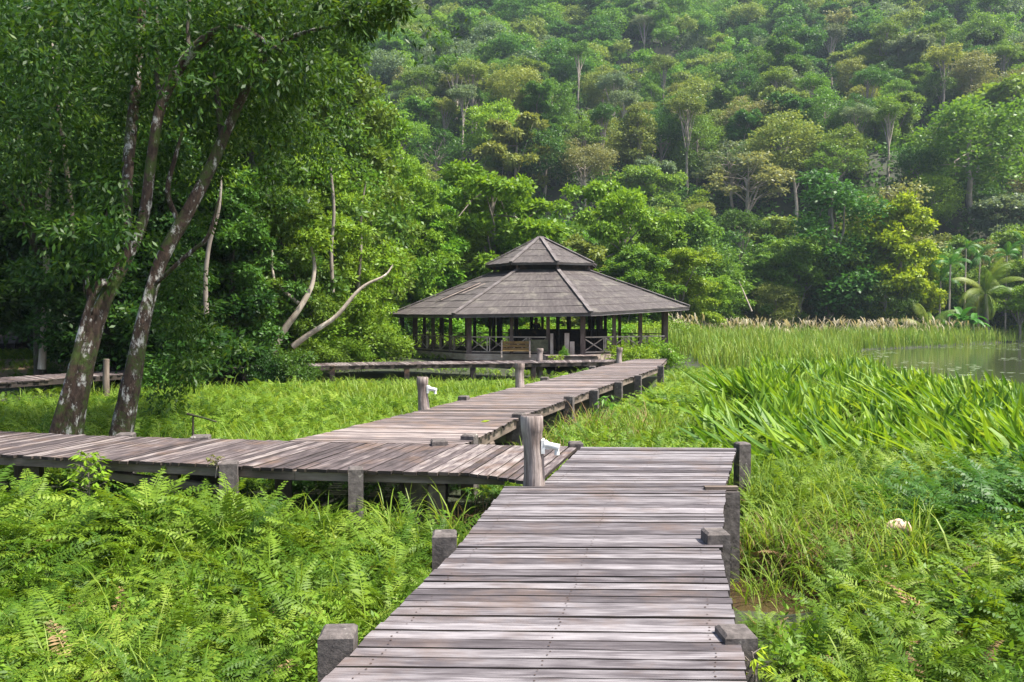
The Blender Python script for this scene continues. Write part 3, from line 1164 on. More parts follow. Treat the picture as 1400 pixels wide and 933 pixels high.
skin_obj("trousers", tv, [(0, 1), (1, 2), (2, 3), (0, 4), (4, 5), (5, 6)], [(.16, .11), .098, .075, .06, .098, .075, .06], trous_m, per)
b = MB()
b.tube([(0, .01, 1.60), (0, .015, 1.66), (0, 0, 1.735), (0, -.005, 1.765)], [.098, .106, .085, .03], 14)
b.build("hair", plain_mat('black_hair', (.01, .009, .008), .6), per, local=True)

# ------------------------------------------------------------------ foliage builders
def unit(v):
    return v / (np.linalg.norm(v, axis=-1, keepdims=True) + 1e-9)


def leaf_quads(r, P, D, N, L, Wd):
    n = len(P)
    D = unit(D)
    Sd = unit(np.cross(N, D))
    L = np.asarray(L).reshape(-1, 1) * np.ones((n, 1))
    Wd = np.asarray(Wd).reshape(-1, 1) * np.ones((n, 1))
    mid = P + D * L * .45
    V = np.stack([P, mid + Sd * Wd * .5, P + D * L, mid - Sd * Wd * .5], 1)
    return V.reshape(-1, 3)


def quad_faces(n):
    return np.arange(n * 4, dtype=np.int32).reshape(-1, 4)


def clump_leaves(r, C, Rad, per, L, Wd, flat=.75, droop=.25, up=.6):
    n = len(C) * per
    Ci = np.repeat(C, per, 0)
    Ri = np.repeat(Rad, per)[:, None]
    u = unit(r.normal(size=(n, 3)))
    flip = (u[:, 2] < 0) & (r.random(n) < .6)
    u[flip, 2] *= -1
    rad = (1 - .55 * r.random(n) ** 1.7)[:, None] * (1 + .12 * r.normal(size=(n, 1)))
    P = Ci + u * Ri * rad * np.array([1, 1, flat])
    D = u * .7 + r.normal(size=(n, 3)) * .6 + np.array([0, 0, -droop])
    N = u + np.array([0, 0, up]) + r.normal(size=(n, 3)) * .45
    s = r.uniform(.7, 1.25, n)
    return leaf_quads(r, P, D, N, L * s, Wd * s)


def ellipsoid_clumps(r, n, rad, cz, zmin=-.5, rr=(.6, 1.0), cr=(.28, .42), lump=0):
    u = unit(r.normal(size=(n * 3, 3)))
    u = u[u[:, 2] > zmin][:n]
    k = r.uniform(rr[0], rr[1], len(u))[:, None]
    C = u * k * np.array(rad) + np.array([0, 0, cz])
    if lump:
        C[:, 0] += lump * np.sin(C[:, 2] * .9 + 1)
        C[:, 1] += lump * np.cos(C[:, 2] * .8)
    R = r.uniform(cr[0], cr[1], len(u)) * min(rad)
    return C, R


def limbs_tube(mb, r, base, top, r0, targets, tr=.35, n=8, bend=.3):
    base, top = np.array(base, float), np.array(top, float)
    k = 7
    pts = [base + (top - base) * i / (k - 1) + np.array([r.normal() * bend, r.normal() * bend, 0]) * (0 if i in (0,) else .35) for i in range(k)]
    rad = [r0 * (1.35 if i == 0 else 1.0) * (1 - .5 * i / (k - 1)) for i in range(k)]
    mb.tube(pts, rad, n, .08, cap=False)
    for t in targets:
        t = np.array(t, float)
        j = r.integers(k // 2, k)
        s = pts[j]
        m1 = s + (t - s) * .5 + np.array([r.normal() * bend, r.normal() * bend, .1 * np.linalg.norm(t - s)])
        mb.tube([s, s + (m1 - s) * .5, m1, t], [rad[j] * .6, rad[j] * .5, rad[j] * .36, rad[j] * .12], 6, .05, cap=False)


def tree_kind(kind, seed, L, Wd, per):
    """returns (trunk mesh, crown mesh); the tree stands at the origin"""
    r = np.random.default_rng(seed)
    random.seed(seed)
    mb = MB()
    if kind == 'round':
        C, Rd = ellipsoid_clumps(r, 64, (5.2, 5.2, 6.3), 8.4, -.8, (.6, 1.0), (.24, .42))
        limbs_tube(mb, r, (0, 0, -1), (0, 0, 10), .32, C[:8] * [.8, .8, .97])
        h = 15
    elif kind == 'spreading':
        C, Rd = ellipsoid_clumps(r, 62, (6.4, 6.4, 4.4), 11.4, -.6, (.5, 1.0), (.32, .55))
        limbs_tube(mb, r, (0, 0, -1), (0, 0, 12), .36, C[:12] * [.8, .8, .95], bend=.4)
        h = 16.5
    elif kind == 'lobed':
        C, Rd = [], []
        for k in range(10):
            a = k * 2.4 + r.random()
            q = np.array([3.4 * math.cos(a) * r.uniform(.4, 1), 3.4 * math.sin(a) * r.uniform(.4, 1), r.uniform(3.2, 12)])
            c_, r_ = ellipsoid_clumps(r, 11, (2.5, 2.5, 1.7), 0, -.3, (.5, 1.0), (.4, .6))
            C.append(c_ + q); Rd.append(r_)
        C, Rd = np.concatenate(C), np.concatenate(Rd)
        limbs_tube(mb, r, (0, 0, -1), (0, 0, 9), .3, C[::6] * [.8, .8, .97])
        h = 14
    elif kind == 'column':
        C, Rd = ellipsoid_clumps(r, 54, (2.6, 2.6, 7.2), 8.2, -.99, (.6, 1.0), (.4, .62), lump=.5)
        limbs_tube(mb, r, (0, 0, -1), (0, 0, 14), .3, C[:6] * [.7, .7, 1])
        h = 15.5
    elif kind == 'emergent':
        C, Rd = ellipsoid_clumps(r, 30, (4.6, 4.6, 2.9), 19.5, -.5, (.4, 1.0), (.36, .55))
        limbs_tube(mb, r, (0, 0, -1), (0.3, 0, 18.5), .36, C[:14] * [.8, .8, .985], bend=.25)
        h = 22.5
    elif kind == 'sparse':
        C, Rd = ellipsoid_clumps(r, 26, (4.6, 4.6, 4.4), 10.5, -.6, (.5, 1.05), (.2, .3))
        limbs_tube(mb, r, (0, 0, -1), (0, 0, 11), .24, C, bend=.4)
        per = int(per * .8)
        h = 15
    elif kind == 'bush':
        C, Rd = ellipsoid_clumps(r, 30, (1.6, 1.6, 1.5), .95, -.5, (.35, 1.0), (.3, .5))
        limbs_tube(mb, r, (0, 0, -.3), (0, 0, 1.2), .05, C[:8] * .8, bend=.1)
        h = 2.6
    elif kind == 'dense':          # near broadleaf, foliage to the ground
        C, Rd = [], []
        for k in range(13):
            a = k * 2.4
            hh = 1.6 + 9.8 * (k + .5) / 13
            rr = 3.1 * math.sin(min(1, (13.2 - hh) / 9) * 1.57) * r.uniform(.5, 1)
            q = np.array([rr * math.cos(a), rr * math.sin(a), hh])
            c_, r_ = ellipsoid_clumps(r, 9, (1.9, 1.9, 1.3), 0, -.5, (.5, 1.0), (.36, .6))
            C.append(c_ + q); Rd.append(r_)
        C, Rd = np.concatenate(C), np.concatenate(Rd)
        limbs_tube(mb, r, (0, 0, -1), (.2, 0, 10.5), .2, C[::9] * [.85, .85, 1], bend=.4)
        h = 13
    elif kind == 'layered':        # pale airy tree, foliage in flat tiers on visible limbs
        C, Rd, tg = [], [], []
        for k in range(12):
            a = k * 2.4 + r.random()
            hh = 4.5 + 8.2 * k / 12 + r.uniform(-.5, .5)
            rr = r.uniform(1.8, 5.2) * (1 - .35 * k / 12)
            q = np.array([rr * math.cos(a), rr * math.sin(a), hh])
            tg.append(q)
            c_, r_ = ellipsoid_clumps(r, 8, (2.3, 2.3, .55), 0, -.6, (.3, 1.0), (1.0, 1.5))
            C.append(c_ + q); Rd.append(r_)
        C, Rd = np.concatenate(C), np.concatenate(Rd)
        limbs_tube(mb, r, (0, 0, -1), (0, 0, 11.5), .24, tg, bend=.4)
        h = 13.8
    V = clump_leaves(r, C, Rd, per, L, Wd, droop=.3)
    crown = np_mesh(kind + "_crown", V, quad_faces(len(V) // 4))
    crown.materials.append(None)
    t = MB.build(mb, "trunk", None)
    tm = t.data
    bpy.data.objects.remove(t)
    tm.materials.append(None)
    return dict(trunk=tm, crown=crown, h=h, V=V)


KIND = {}
def get_kind(kind, variant, cls):
    key = (kind, variant, cls)
    if key not in KIND:
        L, Wd, per = {'far': (.44, .26, 140), 'mid': (.34, .2, 190), 'near': (.24, .115, 260), 'bush': (.17, .085, 170)}[cls]
        KIND[key] = tree_kind(kind, 100 + variant * 17 + hash(kind) % 1 + len(kind) * 7, L, Wd, per)
    return KIND[key]


VEG = []      # (object, description, place words) waiting for labels


def plant_tree(name, kind, variant, cls, x, y, h, tint, bark, cat, group, desc, z=None, rz=None, wide=1.0):
    K = get_kind(kind, variant, cls)
    z = gz1(x, y) - .1 if z is None else z
    t = bpy.data.objects.new(name, None)
    t.location = (x, y, z)
    t.rotation_euler = (0, 0, rng.random() * 6.28 if rz is None else rz)
    s = h / K['h']
    t.scale = (s * wide, s * wide, s)
    link(t)
    for part, mt in (('trunk', M[bark]), ('crown', TINT[tint])):
        o = link(bpy.data.objects.new(part, K[part]), t)
        o.material_slots[0].link = 'OBJECT'
        o.material_slots[0].material = mt
    tag(t, desc, cat, group)
    return t

# ------------------------------------------------------------------ label writing for the woods
COLS = [(150, "far left"), (330, "behind the leaning trunks"), (520, "left of the pavilion"), (640, "over the pavilion's left eave"), (740, "just left of the roof peak"),
        (850, "just right of the roof peak"), (960, "over the pavilion's right eave"), (1080, "over the reed bed"), (1190, "left of the golden tree"),
        (1290, "over the golden tree"), (2000, "over the coconut palm")]
ROWS = [(70, "top edge"), (140, "upper hillside"), (215, "middle hillside"), (300, "lower hillside"), (2000, "foot of the hill")]
ORD = ["first", "second", "third", "fourth", "fifth", "sixth", "seventh", "eighth", "ninth", "tenth"]
NUM = ["none", "one", "two", "three", "four", "five", "six", "seven", "eight", "nine", "ten"]
pending = []


def pend(o, desc, px, py, hill=True):
    c = next(w for lim, w in COLS if px < lim)
    rw = next(w for lim, w in ROWS if py < lim) if hill else ""
    pending.append((desc + (", " + rw + " " if hill else " ") + c, px, o))


def flush_labels():
    by = {}
    for base, px, o in pending: by.setdefault(base, []).append((px, o))
    for base, L in by.items():
        L.sort(key=lambda a: a[0])
        n = len(L)
        for i, (px, o) in enumerate(L):
            if n == 1: o['label'] = base
            elif i == 0: o['label'] = base + ", leftmost of " + NUM[min(n, 10)]
            elif i == n - 1: o['label'] = base + ", rightmost of " + NUM[min(n, 10)]
            else: o['label'] = base + ", " + ORD[i] + " from left"


# ------------------------------------------------------------------ hillside forest
feat = [  # px, py of base, py of top, kind, variant, tint, bark, label
    (938, 268, 128, 'emergent', 0, 'olive', 'bark_pale', "tall tree with a straight pale trunk right above the pavilion's right eave", 1),
    (1137, 128, 36, 'emergent', 1, 'grey-green', 'bark_pale', "tall half-bare white-trunked tree high on the right hillside", 1),
    (1215, 240, 140, 'emergent', 0, 'mid green', 'bark_pale', "tall green tree with a straight pale trunk above the golden tree", 1.1),
    (1288, 172, 66, 'emergent', 1, 'olive', 'bark_grey', "forked pale-limbed tree high on the right hillside", 1.2),
    (632, 212, 118, 'emergent', 1, 'grey-green', 'bark_pale', "tall pale-trunked tree on the hazy slope above the pavilion's left eave", 1.1),
    (880, 90, 20, 'emergent', 0, 'grey-green', 'bark_pale', "thin pale-trunked tree near the top of the slope above the roof peak", 1.0),
    (790, 150, 60, 'emergent', 1, 'mid green', 'bark_pale', "tall thin-trunked tree in the middle of the slope above the roof peak", 1.0),
    (1325, 300, 132, 'round', 0, 'bright green', 'bark_pale', "big bright green round tree standing out on the right lower hillside", 1.25),
    (1390, 260, 95, 'lobed', 1, 'yellow-green', 'bark_grey', "large light green tree at the right edge above the palms", 1.3),
    (705, 300, 152, 'layered', 0, 'olive', 'bark_pale', "pale olive tree with a yellowish top behind the light green tree", 1.0),
    (1000, 300, 195, 'sparse', 0, 'grey-green', 'bark_pale', "pale feathery tree on the lower slope above the reeds", 1.4),
    (800, 290, 190, 'spreading', 0, 'brownish', 'bark_pale', "brownish spreading tree with white branches above the roof peak", 1.0),
    (1020, 330, 215, 'sparse', 1, 'brownish', 'bark_pale', "pale brownish airy tree on the lower slope above the reeds", 1.5),
]
blocks = []
for px, pb, pt, kind, v, tint, bark, label, wide in feat:
    x, y, z = hit(px, pb, 96)
    h = (pb - pt) / FPX * y * 1.02
    plant_tree("forest_tree", kind, v, 'far', x, y, h, tint, bark, "tree", "trees on the hillside", label, z - .5, wide=wide)
    blocks.append((px, pb, pt, y))
# bare dead trunk
x, y, z = hit(1088, 330, 96)
t = empty("dead_tree", (x, y, z), "bare grey snag of a dead tree standing on the lower slope", "dead tree")
b = MB()
hh = (330 - 238) / FPX * y
b.tube([(x, y, z - 1), (x + .1, y, z + hh * .5), (x - .35, y, z + hh * .85), (x - .7, y, z + hh)], [.34, .3, .26, .12], 9, .12)
b.tube([(x - .1, y, z + hh * .72), (x + .4, y, z + hh * .83), (x + .5, y, z + hh * .9)], [.14, .1, .05], 7, .1)
b.build("trunk", M['bark_pale'], t)
blocks.append((1088, 330, 238, y))
# foot-of-slope specials by the lake
def foot(px, pt, y, kind, v, tint, label, wide=1.0, cls='mid', bark='bark_grey', name="lakeside_tree"):
    x = (px - 700) / FPX * y
    z = gz1(x, y)
    top = yp(px, pt, y)[2]
    return plant_tree(name, kind, v, cls, x, y, top - z, tint, bark, "tree", "trees along the lake's far edge", label, z - .1, wide=wide)


foot(1135, 236, 101, 'column', 0, 'dark green', "dark narrow vine-draped tree left of the golden tree", 1.3)
foot(1226, 262, 101, 'dense', 0, 'golden', "golden yellow-green tree, brightest on the lake's far edge", 1.05)
foot(1213, 232, 108, 'column', 1, 'brownish', "brownish vine-covered tree poking up behind the golden tree", 1.15)
foot(1093, 318, 101, 'lobed', 1, 'mid green', "mid green lobed tree at the reeds, left of the vine-draped tree", 1.1)
foot(1160, 360, 100, 'dense', 0, 'dark green', "dark bushy tree at the reeds, below the vine-draped tree", 1.2)
foot(1210, 372, 98, 'round', 1, 'dark green', "dark round tree below the golden tree", 1.0)
foot(1035, 330, 103, 'dense', 1, 'mid green', "bushy tree at the reeds, below the pale feathery tree", 1.2)
foot(985, 345, 100, 'dense', 0, 'bright green', "fresh green bushy tree at the reeds, right of the pavilion roof", 1.2)
foot(1270, 330, 108, 'dense', 1, 'dark green', "dark bushy tree between the golden tree and the coconut palm", 1.1)
foot(1310, 318, 112, 'dense', 0, 'mid green', "leafy tree standing behind the areca palms", 1.2)
foot(1370, 300, 114, 'dense', 1, 'mid green', "leafy tree standing behind the coconut palm's crown", 1.2)
foot(1425, 330, 104, 'dense', 0, 'bright green', "bright leafy tree at the right edge behind the palms", 1.3)
foot(1395, 385, 96, 'lobed', 0, 'bright green', "low bright green tree in front of the coconut palm, right edge", 1.3)
foot(1046, 292, 124, 'dense', 1, 'olive', "olive bushy tree on the slope left of the snag", 1.6)
foot(1062, 318, 114, 'dense', 0, 'mid green', "mid green bushy tree just below the snag", 1.3)
foot(1060, 380, 99, 'round', 0, 'olive', "small olive tree at the reeds below the snag", 1.0)
foot(1185, 330, 106, 'round', 1, 'mid green', "round green tree wedged between vine-draped and golden trees", 1.0)

HILL = []
cell = 6.6
for gy in np.arange(106, 400, cell * .92):
    for gx in np.arange(-100, 235, cell):
        x = gx + rng.uniform(-.42, .42) * cell
        y = gy + rng.uniform(-.42, .42) * cell
        if x < -.27 * y - 6 or x > .67 * y + 6: continue
        y0 = 104 + max(0, min(60, 10 - x)) * .35
        if y < y0: continue
        z = gz1(x, y)
        h = rng.uniform(9, 16.5)
        px, py = proj((x, y, z + h * .75))
        if py < -75 or px < 395 or px > 1450: continue
        bad = False
        for bx, bb, bt, by_ in blocks:
            wpx = 4.5 / y * FPX
            ptop = proj((x, y, z + h))[1]
            pbase = proj((x, y, z))[1]
            if y < by_ + 3 and abs(px - bx) < wpx + 4 and ptop < bb - .12 * (bb - bt) and pbase > bt: bad = True
        if bad: continue
        HILL.append((y, x, z, h, px, py))
HILL.sort()
# hide-culling: keep what is likely to show
KINDS_W = [('round', .25), ('lobed', .25), ('spreading', .2), ('sparse', .10), ('column', .08), ('emergent', .12)]
SHAPE = {'round': 'round tree', 'lobed': 'many-lobed tree', 'spreading': 'flat-topped tree', 'sparse': 'thin airy tree', 'column': 'narrow tree', 'dense': 'bushy tree', 'layered': 'tiered tree', 'bush': 'shrub', 'emergent': 'tall bare-trunked tree'}
TW = [('dark green', .24), ('mid green', .26), ('olive', .22), ('grey-green', .12), ('bright green', .08), ('brownish', .04), ('yellow-green', .04)]
stuffV = {}
for i, (y, x, z, h, px, py) in enumerate(HILL):
    kind = rng.choice([k for k, _ in KINDS_W], p=[w for _, w in KINDS_W])
    if kind == 'emergent': h = h * 1.3
    nz_ = vnoise(x, y, 30, 44)
    w = np.array([a for _, a in TW]) * np.array([1.6 - nz_, 1, .5 + nz_, .6 + .8 * nz_, 1, 1, .6 + nz_])
    tint = rng.choice([k for k, _ in TW], p=w / w.sum())
    v = int(rng.integers(0, 2))
    wide = rng.uniform(.85, 1.2)
    if i < 285:
        t = plant_tree("forest_tree", kind, v, 'far', x, y, h, tint, rng.choice(['bark_pale', 'bark_grey', 'bark_grey']), "tree", "trees on the hillside", None, z - .4, wide=wide)
        pend(t, tint + " " + SHAPE[kind], px, py)
    else:
        K = get_kind(kind, v, 'far')
        V = K['V'].reshape(-1, 4, 3)[::2]
        c = V.mean(1, keepdims=True)
        V = c + (V - c) * 1.35
        s = h / K['h']
        a = rng.random() * 6.28
        Rm = np.array([[math.cos(a), -math.sin(a), 0], [math.sin(a), math.cos(a), 0], [0, 0, 1]])
        V = (V.reshape(-1, 3) * [s * wide, s * wide, s]) @ Rm.T + [x, y, z - .4]
        stuffV.setdefault(tint, []).append(V)
print("hill trees", len(HILL))
# the farthest forest: one mass, one mesh with a leaf material per tint
VV, MI, mats = [], [], []
for k, (tint, L) in enumerate(stuffV.items()):
    V = np.concatenate(L)
    VV.append(V)
    MI.append(np.full(len(V) // 4, k, dtype=np.int32))
    mats.append(TINT[tint])
if VV:
    V = np.concatenate(VV)
    o = np_obj("distant_forest", V, quad_faces(len(V) // 4), None)
    for m_ in mats: o.data.materials.append(m_)
    o.data.polygons.foreach_set("material_index", np.concatenate(MI))
    tag(o, "hazy mass of forest on the highest part of the hillside", "forest", kind='stuff')
# undergrowth on the slope
n = 7500
yy = 100 + 290 * rng.random(n) ** 1.15
xx = rng.uniform(-.32, .7, n) * yy
zz = gz(xx, yy)
ok = (lake_mask(xx, yy) < -3) & ~((yy < 108) & (xx > 60))
C = np.stack([xx, yy, zz + .6], 1)[ok]
V = clump_leaves(rng, C, rng.uniform(1.2, 2.9, len(C)), 44, .85, .55, flat=.8)
tag(np_obj("undergrowth", V, quad_faces(len(V) // 4), TINT['dark green']), "low dark undergrowth under the hillside trees", "undergrowth", kind='stuff')

# ------------------------------------------------------------------ palms and bananas by the lake
FR = np.random.default_rng(4)


def frond_template(npair, length, pin_len, pin_w, a0, a1, fwd=.45, droop=-.1, rach=.012, peak=.35, tip_pow=.6, jit=0.0):
    s = np.linspace(0, 1, 26)
    ang = a0 + (a1 - a0) * s ** 1.15
    dx, dz = np.cos(ang), np.sin(ang)
    ds = length / 25
    X = np.concatenate([[0], np.cumsum((dx[1:] + dx[:-1]) / 2 * ds)])
    Z = np.concatenate([[0], np.cumsum((dz[1:] + dz[:-1]) / 2 * ds)])
    Vs, T = [], []
    for i in range(npair):
        t = .10 + .88 * i / (npair - 1)
        x, z, a = np.interp(t, s, X), np.interp(t, s, Z), np.interp(t, s, ang)
        tg = np.array([math.cos(a), 0, math.sin(a)])
        nr = np.array([-math.sin(a), 0, math.cos(a)])
        pl = pin_len * min(1, (t + .12) / (peak + .12)) * max(.06, (1 - t)) ** tip_pow * (1.0 if t < peak else 1.12)
        for sg in (-1, 1):
            d = np.array([0, sg, 0]) + tg * fwd + nr * droop + FR.normal(size=3) * jit
            d /= np.linalg.norm(d)
            if jit and FR.random() < jit * .25: continue
            pj = pl * (1 + FR.normal() * jit * .5)
            p0 = np.array([x, 0, z])
            pj = pj if jit else pl
            mid = p0 + d * pj * .4 + nr * pj * .04
            tip = p0 + d * pj + nr * droop * pj * .35
            Vs += [p0, mid - tg * pin_w / 2, tip, mid + tg * pin_w / 2]
            T += [t] * 4
    for i in range(0, 24, 4):
        j = i + 4
        w = rach * (1 - .8 * s[i])
        w2 = rach * (1 - .8 * s[j])
        Vs += [(X[i], -w, Z[i] - .001), (X[j], -w2, Z[j] - .001), (X[j], w2, Z[j] - .001), (X[i], w, Z[i] - .001)]
        T += [s[i], s[j], s[j], s[i]]
    return np.array(Vs, float), np.array(T)


def scatter(templates, P, yaw, tilt, scale, r, lean=None, roll=None):
    """instances of quad templates -> V, uv"""
    VO, UO = [], []
    which = r.integers(0, len(templates), len(P))
    rnd = r.random(len(P))
    for k, (TV, TT) in enumerate(templates):
        m_ = which == k
        if not m_.any(): continue
        c, s_ = np.cos(yaw[m_]), np.sin(yaw[m_])
        ct, st = np.cos(tilt[m_]), np.sin(tilt[m_])
        x = TV[None, :, 0] * ct[:, None] - TV[None, :, 2] * st[:, None]
        z = TV[None, :, 0] * st[:, None] + TV[None, :, 2] * ct[:, None]
        y = np.repeat(TV[None, :, 1], len(c), 0)
        if roll is not None:
            cr, sr = np.cos(roll[m_])[:, None], np.sin(roll[m_])[:, None]
            y, z = y * cr - z * sr * .5, z * cr * .5 + z * .5 + y * sr
        X = (x * c[:, None] - y * s_[:, None]) * scale[m_][:, None]
        Y = (x * s_[:, None] + y * c[:, None]) * scale[m_][:, None]
        Z = z * scale[m_][:, None]
        V = np.stack([X, Y, Z], -1)
        if lean is not None:
            V[..., 0] += lean[m_][:, 0:1] * V[..., 2]
            V[..., 1] += lean[m_][:, 1:2] * V[..., 2]
        V += P[m_][:, None, :]
        VO.append(V.reshape(-1, 3))
        U = np.stack([np.repeat(rnd[m_][:, None], len(TV), 1), np.repeat(TT[None, :], len(c), 0)], -1)
        UO.append(U.reshape(-1, 2))
    return np.concatenate(VO), np.concatenate(UO)


TINT['palm'] = leaf_mat('palm_leaf', [(.06, .14, .015), (.12, .22, .025), (.23, .31, .05), (.36, .37, .11)], by='uv', hue=.0, patch=1.5, trans=.3)
TINT['areca'] = leaf_mat('areca_leaf', [(.02, .09, .01), (.045, .15, .016), (.09, .2, .03)], by='uv', hue=.0, patch=1.5, trans=.3)


def palm(name, x, y, trunk_h, lean, frond_l, nf, tint, label, group, bark='bark_grey', r0=.16, a_lo=-.5, a_hi=1.35, seed=0, pin=.9):
    z = gz1(x, y)
    t = empty(name, (x, y, z), label, "palm", group)
    r = np.random.default_rng(seed)
    b = MB()
    pts = [(x + lean * (k / 6) ** 2, y, z - .3 + (trunk_h + .3) * k / 6) for k in range(7)]
    b.tube(pts, [r0 * (1.3 if k == 0 else 1 - .35 * k / 6) for k in range(7)], 9, .05)
    b.build("trunk", M[bark], t)
    tops = np.array(pts[-1])
    tm = [frond_template(30, frond_l, frond_l * pin * .3, .075 * frond_l / 4, a, a - 1.5 - .3 * k, fwd=.7, droop=-.75, rach=.05, peak=.4, tip_pow=.45)
          for k, a in enumerate((1.25, .95, .65, .25))]
    yaw = np.arange(nf) * 2.399 + r.normal(size=nf) * .2
    tilt = r.uniform(a_lo, a_hi, nf) * .45 - .1
    V, U = scatter(tm, np.repeat(tops[None], nf, 0), yaw, tilt, r.uniform(.85, 1.1, nf), r)
    np_obj("crown", V, quad_faces(len(V) // 4), TINT[tint], t, uv=U)
    return t


yP = 97
def pxw(px, y): return (px - 700) / FPX * y
palm("coconut_palm", pxw(1350, yP), yP, 5.6, -.3, 5.2, 19, 'palm', "tall coconut palm with yellowing fronds at the lake's right shore", "palms by the lake", seed=3, r0=.24)
palm("coconut_palm", pxw(1266, 95), 95, 1.2, .1, 4.8, 15, 'palm', "short young palm with its crown at reed height, left of the banana plants", "palms by the lake", seed=4, r0=.3, a_lo=0)
for k, (px, top, y, lb) in enumerate(((1297, 362, 97, "slender areca palm left of the coconut palm, nearest the golden tree"), (1318, 340, 101, "tallest slender areca palm just left of the coconut palm"), (1337, 352, 103, "slender areca palm partly behind the coconut palm's crown"),
                                      (1374, 350, 103, "slender areca palm right of the coconut palm's trunk"), (1396, 335, 104, "slender areca palm at the right edge of the picture"), (1284, 385, 99, "smallest areca palm, beside the golden tree"))):
    x = pxw(px, y)
    th = yp(px, top, y)[2] - gz1(x, y)
    palm("areca_palm", x, y, th, .1, 2.6, 9, 'areca', lb, "areca palms by the lake", bark='bark_pale', r0=.13, seed=10 + k, a_lo=-.1, pin=1.1)


def banana(px, y, h, label, seed):
    r = np.random.default_rng(seed)
    x = pxw(px, y)
    z = gz1(x, y)
    t = empty("banana_plant", (x, y, z), label, "banana plant", "banana plants by the lake")
    b = MB()
    b.tube([(x, y, z - .2), (x + .05, y, z + h * .3), (x + .05, y, z + h * .55)], [.22, .17, .1], 9)
    b.build("stem", TM_STEM, t)
    V, U = [], []
    for k in range(9):
        a = k * 2.4 + r.random()
        e = r.uniform(.5, 1.3)
        L = h * r.uniform(.5, .75)
        P = np.array([x, y, z + h * .5])
        prev = None
        rv = r.random()
        for s in np.linspace(0, 1, 8):
            ang = e - s * 1.4
            d = np.array([math.cos(a) * math.cos(ang), math.sin(a) * math.cos(ang), math.sin(ang)])
            P = P + d * L / 7
            w = .36 * math.sin(math.pi * min(1, .12 + s * .88)) ** .6 * h / 4
            sd_ = np.array([-math.sin(a), math.cos(a), -.25])
            cur = (P - sd_ * w, P.copy(), P + sd_ * w * np.array([1, 1, -1]))
            if prev is not None:
                V += [prev[0], prev[1], cur[1], cur[0], prev[1], prev[2], cur[2], cur[1]]
                U += [(rv, s)] * 8
            prev = cur
    np_obj("leaves", np.array(V), quad_faces(len(V) // 4), TINT['areca'], t, uv=np.array(U))


TM_STEM = plain_mat('banana_stem', (.14, .2, .06), .5)
banana(1314, 94, 4.4, "banana plant with upright broad leaves left of the coconut palm's foot", 5)
banana(1330, 93, 3.6, "smaller banana plant leaning right, at the coconut palm's foot", 6)
# leaning bare stem in the reeds at the wood's edge
b = MB()
a_, c_ = yp(1028, 426, 92), yp(1010, 384, 94)
b.tube([a_, (a_ + c_) / 2, c_], [.1, .09, .05], 7)
o = b.build("bare_stem", M['bark_pale'])
tag(o, "thin pale bare stem leaning left out of the reeds", "stem")

# ------------------------------------------------------------------ middle-distance trees behind the pavilion and at the left
def mid_tree(px, pt, y, kind, v, tint, wide=1.0, cls='mid', bark='bark_grey', name="swamp_tree", label=None, group="trees around the pavilion", base=None):
    x = pxw(px, y)
    z = gz1(x, y) if base is None else base
    top = yp(px, pt, y)[2]
    t = plant_tree(name, kind, v, cls, x, y, top - z, tint, bark, "tree", group, label, z - .15, wide=wide)
    if label is None: pend(t, tint + " " + SHAPE[kind], px, pt, hill=False)
    return t


mid_tree(676, 208, 66, 'layered', 0, 'yellow-green', 1.15, label="light yellow-green tiered tree left of the pavilion roof's peak")
mid_tree(640, 235, 70, 'layered', 1, 'bright green', 1.0, label="bright green tiered tree rising over the pavilion's left eave")
mid_tree(848, 228, 76, 'layered', 1, 'yellow-green', .95, label="light green tiered tree right of the pavilion roof's peak")
for px, pt, y, kind, v, tint, wide in (
        (590, 262, 62, 'dense', 0, 'bright green', 1.1), (620, 300, 64, 'dense', 1, 'yellow-green', 1.2), (700, 300, 66, 'dense', 0, 'bright green', 1.3), (745, 285, 74, 'dense', 1, 'mid green', 1.2),
        (790, 315, 72, 'dense', 0, 'olive', 1.2), (900, 300, 80, 'dense', 1, 'bright green', 1.2), (930, 335, 76, 'lobed', 0, 'yellow-green', 1.2), (870, 330, 70, 'dense', 0, 'mid green', 1.3),
        (830, 345, 72, 'dense', 1, 'bright green', 1.2), (545, 330, 58, 'dense', 1, 'bright green', .9), (962, 372, 82, 'lobed', 1, 'bright green', 1.3), (660, 340, 70, 'dense', 1, 'bright green', 1.3),
        (748, 290, 92, 'lobed', 1, 'mid green', 1.2), (820, 285, 96, 'round', 0, 'mid green', 1.1), (900, 275, 100, 'lobed', 0, 'mid green', 1.1), (950, 310, 98, 'round', 1, 'mid green', 1.1), (585, 245, 84, 'lobed', 0, 'mid green', 1.1),
        (478, 380, 45, 'dense', 0, 'yellow-green', .75)):
    mid_tree(px, pt, y, kind, v, tint, wide)
